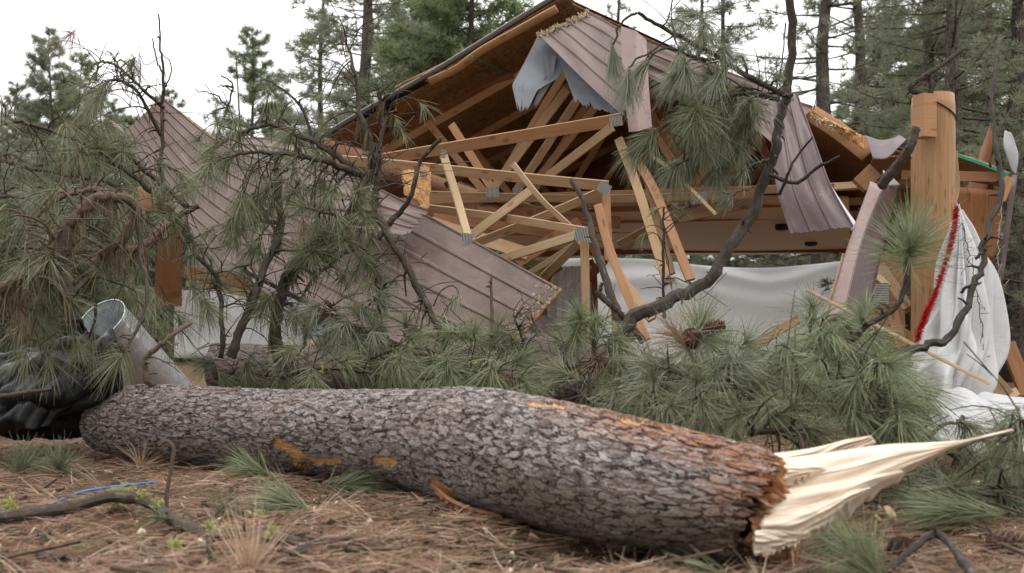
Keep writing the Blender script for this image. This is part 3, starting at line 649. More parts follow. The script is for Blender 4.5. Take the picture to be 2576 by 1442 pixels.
# right eave
a = Acc(); beam(a, [(2036, 283, 10.9), (2110, 330, 10.7), (2184, 388, 10.5)], .17, .04, .2); part('fascia_board', a, TIM2, smooth=True)
patch('torn_sheathing', [[(2034, 276, 10.8), (2044, 296, 10.75)], [(2100, 310, 10.6), (2106, 330, 10.6)], [(2178, 344, 10.4), (2172, 378, 10.4)]], 40, 8, OSBL, pav, .02, lambda s, t: .02*sag(s, t, 40), True)
a = Acc()
for k_ in range(60):
    f = rng.random(); c = P(2036+f*145, 283+f*70+rng.uniform(-3, 16), 10.6); needles(a, c, rng.normal(size=3), 8, .03, 1.5, .2, .018, 1)
a.build('torn_insulation', FOAM, pav)
patch('bent_roof_edge', [[(2176, 340, 10.3), (2196, 400, 10.0)], [(2215, 352, 10.2), (2232, 398, 9.9)], [(2245, 348, 10.1), (2262, 368, 9.9)], [(2262, 340, 10.1), (2280, 350, 10)]], 30, 12, ROOFD, pav, .006)
patch('eave_soffit', [[(2196, 400, 10.3), (2180, 440, 12.5)], [(2400, 392, 9.9), (2390, 452, 12)], [(2540, 440, 9.3), (2520, 470, 11)]], 30, 10, OSB, pav, .02)
a = Acc(); beam(a, [(2405, 390, 9.6), (2470, 412, 9.4), (2538, 440, 9.2)], .03, .015); part('green_edge', a, GREEN)
a = Acc(); beam(a, [(2270, 440, 10.3), (2530, 446, 9.6)], .09, .04); part('eave_beam', a, TIM2)
a = Acc(); beam(a, [(2160, 468, 10.4), (2200, 430, 10.4)], .16, .1); part('blocking', a, TIM2)
a = Acc(); beam(a, [(2540, 446, 9), (2518, 505, 9)], .075, .038); part('loose_rafter_end', a, TIM2)
patch('gable_wall_panel', [[(2405, 470, 9.7), (2520, 480, 9.5)], [(2410, 560, 9.7), (2516, 580, 9.5)], [(2440, 640, 9.6), (2496, 655, 9.5)]], 12, 12, TIMD, pav, .03)
patch('bent_flashing', [[(2528, 328, 9.0), (2545, 335, 9.0)], [(2526, 370, 8.95), (2562, 390, 9.0)], [(2545, 430, 9.0), (2556, 440, 9.0)]], 20, 8, CONC, pav, .006)
patch('dark_downpipe', [[(2545, 440, 9.3), (2560, 440, 9.3)], [(2512, 720, 9.3), (2522, 720, 9.3)]], 8, 4, ROOFD, pav, .02)
# big round post with block and wire
pc = lambda v: P(2347, v, 9.0)
a = Acc(); zz = np.linspace(240, 1010, 24); rr = np.full(24, .175); rr[0] = .165
tube(a, [pc(v) for v in zz], rr, 28, .006); post = part('round_post', a, POST, smooth=True)
a = Acc(); c = P(2326, 293, 8.78); box(a, c, .13, .13, .35, .35); a.build('notched_block', TIM2, ROOTWRAP(post), False)
a = Acc(); tt = np.linspace(0, 6.283, 30); c = P(2347, 275, 9.0); tube(a, np.stack([c[0]+.182*np.cos(tt), c[1]+.182*np.sin(tt), c[2]-.10*np.cos(tt)*1.0], -1), .006, 6); a.build('wire_loop', WIRE, ROOTWRAP(post))
a = Acc(); beam(a, [(2402, 380, 9.1), (2408, 470, 9.05), (2398, 520, 9.0)], .04, .03); a.build('splinter', TIM, ROOTWRAP(post), False)
# left-hand end of the pavilion seen through the branches
a = Acc(); beam(a, [(424, 560, 12.6), (424, 770, 12.6)], .30, .2); part('corner_post', a, TIMD)
patch('white_soffit', [[(480, 566, 12.6), (640, 640, 12.2)], [(470, 690, 12.8), (650, 700, 12.4)]], 6, 6, WHITE, pav, .02, None, False)
a = Acc(); beam(a, [(466, 685, 12.2), (560, 695, 12.1), (680, 735, 12.0)], .13, .04); part('fascia_board', a, TIM2)
a = Acc(); beam(a, [(470, 712, 12.1), (600, 735, 12.0), (700, 760, 11.9)], .08, .04); part('fascia_board', a, TIMP)
patch('white_skirting', [[(440, 730, 12.8), (760, 730, 12.8)], [(440, 900, 12.8), (760, 900, 12.8)]], 12, 12, SHEET, pav, .02, lambda s, t: .05*sag(s, t, 8), False)
a = Acc(); beam(a, [(1300, 860, 11.5), (1400, 880, 11.4), (1520, 900, 11.2)], .3, .03, .4); part('fallen_panel', a, ROOFD, smooth=True)
patch('dark_arch_panel', [[(1340, 800, 12.2), (1370, 790, 12.4)], [(1380, 860, 12), (1420, 830, 12.2)], [(1440, 890, 12), (1500, 880, 12)]], 12, 6, ROOFD, pav, .02)

# ---------------------------------------------------------------- torn roof sections lying against the left side
rfA = empty('roof_section', P(560, 960, 11.6), 'long mauve ribbed roof strip rising to a point at the upper left', 'roof section')
strip('metal_sheet', [[(312, 332, 11.8), (405, 246, 12.0)], [(478, 574, 11.2), (575, 372, 11.8)], [(770, 790, 10.9), (800, 450, 11.5)], [(1000, 900, 10.7), (1010, 600, 11.3)]], 8, ROOF, rfA, minor=1, smooth=True)
patch('decking', [[(316, 330, 11.87), (409, 247, 12.07)], [(482, 570, 11.27), (579, 374, 11.87)]], 12, 6, OSB, rfA, .015)
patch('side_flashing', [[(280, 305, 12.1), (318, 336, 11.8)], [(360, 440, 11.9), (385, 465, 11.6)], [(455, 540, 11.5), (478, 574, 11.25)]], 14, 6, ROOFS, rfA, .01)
patch('eave_board', [[(345, 470, 12.3), (392, 480, 12.1)], [(350, 530, 12.3), (420, 540, 12.1)]], 4, 4, TIM2, rfA, .03)
rfT = empty('roof_section', P(660, 960, 12.4), 'pale mauve roof slope seen edge on behind the left strip', 'roof section')
strip('metal_sheet', [[(540, 350, 12.6), (560, 400, 12.2)], [(680, 352, 12.6), (700, 430, 12.0)], [(800, 385, 12.5), (830, 450, 11.9)]], 4, ROOF, rfT)
rfB = empty('roof_section', P(1050, 960, 10), 'wide mauve ribbed roof section sloping down to a torn pale edge', 'roof section')
strip('metal_sheet', [[(560, 650, 10.9), (770, 380, 11.6)], [(880, 810, 10.2), (1085, 546, 10.6)], [(1215, 950, 9.5), (1408, 728, 9.4)]], 6, ROOF, rfB)
patch('decking', [[(880, 813, 10.27), (1085, 550, 10.67)], [(1218, 955, 9.55), (1413, 727, 9.45)]], 10, 8, OSB, rfB, .02)
a = Acc(); beam(a, [(1412, 726, 9.36), (1318, 836, 9.40), (1222, 948, 9.44)], .022, .03); a.build('torn_edge', OSBL, rfB, False)
a = Acc()
for k_ in range(90):
    f = rng.random(); q_ = rng.random()**1.6; c = P(1406-f*110-q_*46*1.0, 728+f*128-q_*24, 9.32); needles(a, c, rng.normal(size=3), 6, .022, 1.5, .2, .02, 1)
a.build('torn_insulation', FOAM, rfB)
rfC = empty('roof_sheet', P(930, 960, 10), 'jagged mauve sheet overlapping the wide roof section', 'roof sheet')
strip('metal_sheet', [[(780, 560, 10.6), (775, 415, 11.0)], [(900, 575, 10.3), (930, 470, 10.6)], [(1022, 598, 10.1), (1084, 532, 10.3)]], 3, ROOF, rfC, trim=lambda t: 1-.03*abs(jt(t)))
patch('fold', [[(600, 690, 9.9), (640, 700, 9.9)], [(760, 800, 9.7), (810, 790, 9.8)]], 8, 6, ROOFD, rfC, .006)

# ---------------------------------------------------------------- folded flashing leaning on the post
fl = empty('folded_flashing', P(2130, 930, 8.6), 'folded mauve trim leaning against the round post with bright edge', 'flashing')
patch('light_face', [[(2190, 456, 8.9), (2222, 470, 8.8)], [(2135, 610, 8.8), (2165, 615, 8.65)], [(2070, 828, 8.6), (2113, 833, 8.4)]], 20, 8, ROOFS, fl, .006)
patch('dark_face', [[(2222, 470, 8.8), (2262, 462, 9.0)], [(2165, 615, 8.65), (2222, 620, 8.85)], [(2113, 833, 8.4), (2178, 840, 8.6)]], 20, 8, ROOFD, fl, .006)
patch('torn_top', [[(2222, 428, 8.9), (2240, 440, 8.9)], [(2222, 468, 8.85), (2265, 466, 8.9)]], 8, 6, CONC, fl, .006)
a = Acc(); beam(a, [(2122, 640, 8.9), (2062, 842, 8.7)], .02, .03); a.build('board_edge', TIMP, fl, False)
# broken timbers heaped behind it
hp = [([(2212, 668, 9.4), (2284, 775, 9.2)], .09, TIM, 'pale diagonal stud left of the post'), ([(2200, 640, 9.6), (2260, 760, 9.6)], .08, TIM2, 'orange stud behind the folded trim'),
      ([(2244, 780, 9.2), (2268, 872, 9.1)], .09, TIM2, 'short orange stud beside the foot of the post'), ([(2200, 690, 9.2), (2236, 722, 9.1)], .05, TIMP, 'short pale stick near the striped plate'),
      ([(2240, 640, 9.5), (2250, 940, 9.4)], .2, TIM2, 'wide orange board upright behind the trim'), ([(2080, 850, 9.3), (2290, 900, 9.3)], .28, TIMD, 'wide brown board low between trim and post'),
      ([(2075, 880, 9.2), (2180, 850, 9.2)], .12, TIM2, 'orange offcut under the folded trim'), ([(2170, 780, 9.5), (2290, 860, 9.5)], .14, TIM2, 'orange board crossing behind the striped plates')]
for pts, w_, m_, lb in hp:
    a = Acc(); beam(a, pts, w_, .04, .2); tag(a.build('broken_timber', m_, None, False), lb, 'timber', 'broken timbers beside the round post')
for u, v, rz, s_, lb in ((2216, 738, 1.57, .17, 'upper striped nail plate beside the post'), (2215, 858, 1.5, .12, 'small striped nail plate low beside the post'), (2172, 880, 1.25, .16, 'tilted striped nail plate under the folded trim')):
    o = plate(P(u, v, 8.95), s_, rz); o.parent = None; o.location = o.location+Vector(pav['_o']); tag(o, lb, 'nail plate', 'loose nail plates'); o.name = 'nail_plate'
def loose(pts, w_, t_, m_, lb, jag=0, roll=.2, grp=None):
    a = Acc(); beam(a, pts, w_, t_, roll, jag=jag); tag(a.build('loose_board', m_, None, False), lb, 'board', grp)
loose([(2031, 730, 7.9), (2490, 966, 7.2)], .022, .02, TIMP, 'long thin pale batten slanting in front of the post')
loose([(1888, 880, 9.5), (1950, 838, 9.4), (2004, 806, 9.4)], .075, .038, TIM2, 'splintered orange board in front of the white fence', .06)
loose([(2486, 950, 8.6), (2530, 1000, 8.6)], .15, .02, TIM, 'square pale board end by the white plastic')
loose([(2430, 992, 8.4), (2484, 1010, 8.5)], .05, .02, TIMP, 'small flat offcut left of the square board end')
loose([(2500, 1010, 8.7), (2560, 985, 8.7)], .07, .03, TIMP, 'pale offcut right of the square board end')
loose([(2536, 870, 9.6), (2560, 930, 9.4), (2585, 1000, 9.2)], .12, .1, TIMD, 'dark broken stake at the right edge', .04)

# plastic fence behind, gable curtain, hanging sheet, tarp
FG = [[(u_, v_, 22.5), (u_, 770, 22.5), (u_, 925, 22.3)] for u_, v_ in ((1400, 650), (1620, 652), (1760, 668), (1900, 674), (2010, 668), (2200, 648))]
fw = noise2(31)
o = patch('plastic_fence', FG, 90, 60, SHEET, None, .004, lambda s, t: .05*np.sin(t*22+3*np.sin(s*7))*np.exp(-t*2)+.04*fw(s, t, 6)); tag(o, 'white plastic sheet strung like a fence behind the pavilion', 'plastic sheet')
hs = noise2(41)
o = patch('hanging_plastic', [[(2404, 515, 8.6), (2410, 515, 8.6), (2418, 530, 8.6)], [(2380, 640, 8.5), (2420, 640, 8.35), (2462, 600, 8.5)], [(2350, 760, 8.4), (2430, 760, 8.15), (2498, 700, 8.4)], [(2318, 860, 8.3), (2430, 860, 8.0), (2526, 850, 8.3)], [(2282, 935, 8.2), (2410, 950, 7.9), (2512, 960, 8.2)], [(2300, 1000, 8.1), (2400, 1060, 7.9), (2478, 1040, 8.1)]],
          90, 90, SHEET, None, .003, lambda s, t: (.05*np.sin(t*26+2*np.sin(s*5))+.03*np.sin(t*47+s*9)+.03*hs(s, t, 14))*np.clip(s*3, .2, 1)); tag(o, 'crumpled white plastic sheet hanging from the round post', 'plastic sheet')
ts = noise2(51)
o = patch('plastic_tarp', [[(2250, 1068, 6.3), (2340, 1040, 7.0), (2440, 1016, 7.8)], [(2380, 1110, 5.9), (2440, 1060, 6.6), (2500, 1012, 7.6)], [(2480, 1150, 5.6), (2540, 1080, 6.5), (2620, 1000, 7.6)], [(2640, 1170, 5.4), (2680, 1090, 6.4), (2720, 1010, 7.5)]], 60, 60, SHEET, None, .004, lambda s, t: .09*np.abs(ts(s, t, 8))+.02*ts(s, t, 25)); tag(o, 'white plastic tarp crumpled on the ground behind the split log tip', 'tarp')
# red tinsel
a = Acc(); tp_ = catmull(PP([(2406, 520, 8.42), (2400, 580, 8.35), (2384, 640, 8.3), (2352, 740, 8.22), (2325, 800, 8.15), (2306, 858, 8.1)]), 260)
for p in tp_: needles(a, p, rng.normal(size=3), 16, .034, 1.57, .1, .006, 1)
tag(a.build('tinsel_garland', REDT), 'red tinsel garland along the edge of the hanging plastic', 'garland')
# string lights and threads
for pts, lb in (([(2522, 500, 8.9), (2510, 640, 8.9), (2518, 720, 8.9), (2522, 860, 8.8)], 'pale frayed cord dangling at the right of the plastic'), ([(2420, 560, 8.2), (2440, 650, 8.15), (2465, 780, 8.1), (2480, 930, 8.1)], 'thin dark light string over the hanging plastic')):
    a = Acc(); tube(a, catmull(PP(pts), 40)+rng.normal(size=(40, 3))*.006, .0035, 5)
    for k_ in range(30):
        c = catmull(PP(pts), 30)[k_]; tube(a, [c, c+rng.normal(size=3)*.04], .002, 4)
    tag(a.build('cord', STRING if 'pale' in lb else WIRE), lb, 'cord')
a = Acc(); c = P(2288, 916, 8.0); tube(a, [c, c+[0, -.03, 0]], [.02, .02], 12); tag(a.build('grommet_clip', BLACK), 'round black clip on the lower left corner of the hanging plastic', 'clip')

# ---------------------------------------------------------------- the big foreground log
sec = [(275, 972, 1142, 6.95), (400, 968, 1163, 6.65), (700, 973, 1190, 6.05), (1000, 970, 1222, 5.35), (1200, 972, 1270, 4.9), (1400, 1005, 1335, 4.45), (1650, 1062, 1395, 4.0), (1850, 1108, 1412, 3.78), (1955, 1140, 1415, 3.68)]
cen = np.array([P(u, (t+b)/2, d) for u, t, b, d in sec]); rad = np.array([(b-t)*d/2/F*.965 for u, t, b, d in sec])
n, k = 760, 300
C = catmull(cen, n); Rr = catmull(np.stack([rad, rad, rad], -1), n)[:, 0]
Tt = nrm(np.gradient(C, axis=0)); N1 = nrm(np.cross(Tt, [0, 0, 1.])); N2 = np.cross(Tt, N1)
th = np.linspace(0, 2*math.pi, k+1); lump = noise2(61)
S_, TH = np.meshgrid(np.linspace(0, 1, n), th, indexing='ij')
wob = 1+.025*np.sin(TH*3+S_*9)+.02*np.sin(TH*2-S_*14)+.015*np.sin(TH*5+S_*31)
je = noise1(71, 60); endoff = (.05*np.abs(je((th/(2*math.pi)) % 1))+.05*np.sin(th*2)); 
V = C[:, None]+(Rr[:, None]*wob)[..., None]*(np.cos(TH)[..., None]*N1[:, None]+np.sin(TH)[..., None]*N2[:, None])
V -= Tt[-1]*(endoff[None, :]*np.clip((S_-.93)/.07, 0, 1))[..., None]
Lc = np.concatenate([[0], np.cumsum(np.linalg.norm(np.diff(C, axis=0), axis=1))])
U = np.stack([np.broadcast_to(Lc[:, None], S_.shape), TH*.24], -1)
i, j = np.meshgrid(np.arange(n-1), np.arange(k), indexing='ij'); q = i*(k+1)+j
log = empty('fallen_log', (cen[4][0], cen[4][1], 0), 'thick fallen pine log with scaly bark across the foreground', 'log')
Vin = [cc_[None]*(1-f_)+V[-1]*f_-Tt[-1]*b_ for cc_, f_, b_ in ((C[-1], .94, 0.0), (C[-1], .86, .03))]
V = np.concatenate([V, np.stack(Vin)]); U = np.concatenate([U, U[-2:]+np.array([.04, 0])]); q_i, q_j = np.meshgrid(np.arange(n+1), np.arange(k), indexing='ij'); q = q_i*(k+1)+q_j
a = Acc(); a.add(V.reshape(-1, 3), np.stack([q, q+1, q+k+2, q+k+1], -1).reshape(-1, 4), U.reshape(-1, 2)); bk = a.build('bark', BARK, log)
W_ = V.reshape(-1, 3); pu = CU+F*W_[:, 0]/W_[:, 1]; pv = HV-F*(W_[:, 2]-CH)/W_[:, 1]; front = np.clip((C[np.minimum(np.repeat(np.arange(n+2), k+1), n-1)][:, 1]-W_[:, 1])/.05+.5, 0, 1)
def segd(segs):                      # distance to scars running along the trunk, as marks on its near side
    dmin = np.full(len(W_), 1e9)
    for (x0, y0, x1, y1, r_) in segs:
        dx, dy = x1-x0, y1-y0; t_ = np.clip(((pu-x0)*dx+(pv-y0)*dy)/(dx*dx+dy*dy), 0, 1); dmin = np.minimum(dmin, np.hypot(pu-x0-t_*dx, pv-y0-t_*dy)/r_)
    return np.clip(1-dmin*.5, 0, 1)*front
scar = segd([(695, 1118, 740, 1140, 13), (740, 1140, 752, 1178, 17), (765, 1160, 850, 1163, 7), (945, 1160, 985, 1165, 11), (1085, 1215, 1150, 1268, 11), (1150, 1270, 1300, 1320, 6), (1330, 1010, 1420, 1020, 5), (1560, 1050, 1700, 1075, 5)])
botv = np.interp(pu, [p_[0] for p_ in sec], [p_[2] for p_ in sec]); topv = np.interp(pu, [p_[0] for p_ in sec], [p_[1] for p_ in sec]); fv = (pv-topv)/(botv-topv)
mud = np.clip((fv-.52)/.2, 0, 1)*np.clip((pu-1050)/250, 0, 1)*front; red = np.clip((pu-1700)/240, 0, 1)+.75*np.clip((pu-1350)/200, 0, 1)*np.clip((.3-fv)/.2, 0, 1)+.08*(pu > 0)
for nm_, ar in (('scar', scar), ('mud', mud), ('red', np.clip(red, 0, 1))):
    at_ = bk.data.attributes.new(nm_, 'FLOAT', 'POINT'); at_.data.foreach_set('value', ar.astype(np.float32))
# pale inner wood at the break and the long torn tongue
a = Acc(); ring = V[-4]; cc = C[-1]
m_ = 14; fr = np.linspace(.95, 0, m_)[:, None, None]; dome = (cc[None, None]+(ring[None]-cc)*fr); dome = dome+Tt[-1]*(.01+.04*(1-fr)+.03*np.abs(noise2(99)(fr*3, th[None, :, None]*2, 4))*fr)
q_i, q_j = np.meshgrid(np.arange(m_-1), np.arange(k), indexing='ij'); q = q_i*(k+1)+q_j
a.add(dome.reshape(-1, 3), np.stack([q, q+1, q+k+2, q+k+1], -1).reshape(-1, 4), np.stack([np.broadcast_to(fr[..., 0]*.3, (m_, k+1)), np.broadcast_to(th*.2, (m_, k+1))], -1).reshape(-1, 2)); a.build('broken_face', TIM2, log)
def tongue(name, top, bot, d0, d1, seed, bulge=.10, thick=.05, nu=220, nv=110, amp=1.0):
    top = catmull(np.array([(u, v, 0) for u, v in top], float), nu); bot = catmull(np.array([(u, v, 0) for u, v in bot], float), nu)
    r = np.random.default_rng(seed); s = np.linspace(0, 1, nu)[:, None]; t = np.linspace(0, 1, nv)[None]
    kp = np.sort(r.uniform(.12, .9, 3)); kn = np.concatenate([[0], np.ravel([[p_, p_+.012] for p_ in kp]), [1.02]]); lv = r.normal(size=4)*1.0; st = np.repeat(lv, 2)[:len(kn)]; st = st+np.linspace(0, r.normal()*.5, len(kn)); tw = t+(.05*np.sin(s*5+t*4+seed)+.02*np.sin(s*13+seed))*np.sin(math.pi*t); steps = np.interp(tw.ravel(), kn, st).reshape(nu, nv)
    fib = sum(np.interp((t.ravel()+.02*kk) % 1, np.linspace(0, 1, 60), r.normal(size=60)) for kk in range(1))
    sh = noise2(seed+1)
    D = d0+(d1-d0)*s-bulge*np.sin(math.pi*np.clip(t, 0, 1))**.7*(1-s)**.6
    dep = amp*(.022*steps*(1-.5*s)+.0012*fib[None]*(1-.6*s)+.014*sh(s*1.2, t*3, 7))
    edge = (np.sin(math.pi*t))**.3
    D = D+dep*edge+.16*np.clip(1-s/.075, 0, 1)**1.5*(bulge > .025)
    u = top[:, :1]*(1-t)+bot[:, :1]*t; v = top[:, 1:2]*(1-t)+bot[:, 1:2]*t
    jag = np.interp(s.ravel(), np.linspace(0, 1, 40), r.normal(size=40))[:, None]*6*(t**6)*np.sin(math.pi*s)
    v = v+jag
    X = np.stack([(u-CU)/F*D, D+0*u, CH+(HV-v)/F*D], -1)
    return X
def sheetmesh(name, X, m, parent, thick):
    nu, nv = X.shape[:2]; taper = (np.sin(math.pi*np.linspace(0, 1, nv))**.5)[None, :]*np.linspace(1, .25, nu)[:, None]
    Y = X+np.array([.02, 1, 0])[None, None]*(thick*taper+.002)[..., None]
    i, j = np.meshgrid(np.arange(nu-1), np.arange(nv-1), indexing='ij'); q = i*nv+j; Q = np.stack([q, q+1, q+nv+1, q+nv], -1).reshape(-1, 4); n_ = nu*nv
    W = []
    for e_ in (0, nv-1): W.append(np.stack([np.arange(nu-1)*nv+e_, (np.arange(nu-1)+1)*nv+e_, (np.arange(nu-1)+1)*nv+e_+n_, np.arange(nu-1)*nv+e_+n_], -1))
    s, t = np.meshgrid(np.linspace(0, 1.0, nu), np.linspace(0, .4, nv), indexing='ij'); U = np.stack([s, t], -1).reshape(-1, 2)
    a = Acc(); a.add(np.vstack([X.reshape(-1, 3), Y.reshape(-1, 3)]), np.vstack([Q, Q[:, ::-1]+n_]+W), np.vstack([U, U])); return a.build(name, m, parent)
SH = [([(1895, 1158), (2000, 1150), (2110, 1135), (2230, 1118), (2330, 1114), (2430, 1106), (2550, 1080)], [(1895, 1402), (2010, 1376), (2110, 1322), (2196, 1246), (2292, 1186), (2400, 1126), (2552, 1086)], 3.74, 3.62, 81, .11, .10, .55),
      ([(1895, 1245), (2000, 1228), (2100, 1214), (2190, 1196), (2270, 1184)], [(1895, 1398), (2000, 1368), (2095, 1312), (2180, 1236), (2275, 1190)], 3.63, 3.60, 82, .06, .10, .5),
      ([(1895, 1290), (1990, 1284), (2070, 1262), (2140, 1236), (2190, 1226)], [(1895, 1398), (1985, 1374), (2070, 1330), (2130, 1272), (2196, 1232)], 3.57, 3.57, 83, .05, .06, .45),
      ([(1900, 1168), (1960, 1166), (2020, 1172), (2075, 1176)], [(1900, 1236), (1960, 1232), (2020, 1206), (2080, 1181)], 3.62, 3.66, 84, .03, .05, .6),
      ([(1900, 1335), (1960, 1332), (2000, 1338), (2040, 1342)], [(1900, 1398), (1950, 1392), (2000, 1368), (2044, 1348)], 3.52, 3.55, 85, .02, .04, .5),
      ([(1880, 1150), (2040, 1128), (2130, 1106), (2192, 1096)], [(1880, 1215), (2040, 1190), (2130, 1146), (2204, 1114)], 3.80, 3.9, 91, .03, .05, .8)]
for tp_s, bt_s, da, db, sd_i, bl_, tk_, am_ in SH:
    X = tongue('t', tp_s, bt_s, da, db, sd_i, bl_, amp=am_); sheetmesh('torn_wood', X, SPLIT, log, tk_)
X = tongue('t', [(1085, 1214), (1130, 1250), (1180, 1274), (1260, 1296)], [(1080, 1222), (1124, 1262), (1180, 1290), (1262, 1302)], 4.80, 4.42, 95, .02, amp=.4)
sheetmesh('torn_bark_strip', X, TIM2, log, .02)
X = tongue('t', [(690, 1112), (735, 1125), (765, 1148), (840, 1160)], [(700, 1128), (738, 1170), (775, 1172), (842, 1168)], 5.80, 5.56, 96, .01, amp=1.2)
sheetmesh('bared_wood', X, TIM, log, .05)
a = Acc()
for u, v, d, r_ in ((1085, 1142, 4.85, .024), (605, 985, 6.2, .02), (372, 962, 6.6, .02)):
    c = P(u, v, d); tube(a, [c+[.04, .12, -.05], c, c+[-.01, -.02, .02]], [r_*1.2, r_, r_*.8], 10, .05)
a.build('knot_stub', TWIG2, log)

# ---------------------------------------------------------------- second log behind
def log2(label, sec, mat, nm='pine_log'):
    c = np.array([P(u, v, d) for u, v, d, r in sec]); r = [s_[3] for s_ in sec]
    a = Acc(); tube(a, catmull(c, 60), interp(r, 60), 36, .02); return tag(a.build(nm, mat), label, 'log')
log2('grey trunk lying behind the needles in front of the pavilion', [(540, 925, 10.4, .24), (900, 935, 10.2, .23), (1300, 950, 9.9, .22), (1700, 975, 9.6, .2), (1900, 990, 9.5, .18)], BARK2)

# ---------------------------------------------------------------- cones, lichen, moss helpers
def cone(acc, c, ax, L=.10, r=.035, n=64):
    ax = nrm(np.asarray(ax, float)); h = np.array([0, 0, 1.]) if abs(ax[2]) < .9 else np.array([1., 0, 0]); e1 = nrm(np.cross(ax, h)); e2 = np.cross(ax, e1)
    tube(acc, [c-ax*L*.45, c, c+ax*L*.42], [r*.4, r*.62, r*.15], 10)
    for i in range(n):
        f = (i+.5)/n; ph = i*2.39996; z = (f-.5)*L; rr = r*math.sin(math.pi*min(1, f*.86+.12))**.75
        o_ = math.cos(ph)*e1+math.sin(ph)*e2; t_ = np.cross(ax, o_); tip = nrm(o_*1+ax*.45)
        b = c+ax*z+o_*rr*.72; w_ = r*.32; p = [b-t_*w_*.6, b+t_*w_*.6, b+t_*w_+tip*r*.55, b-t_*w_+tip*r*.55]
        thn = ax*.003; acc.add(p+[x_+thn for x_ in p], [[0, 1, 2, 3], [7, 6, 5, 4], [2, 6, 7, 3], [0, 3, 7, 4], [1, 5, 6, 2], [0, 4, 5, 1]])
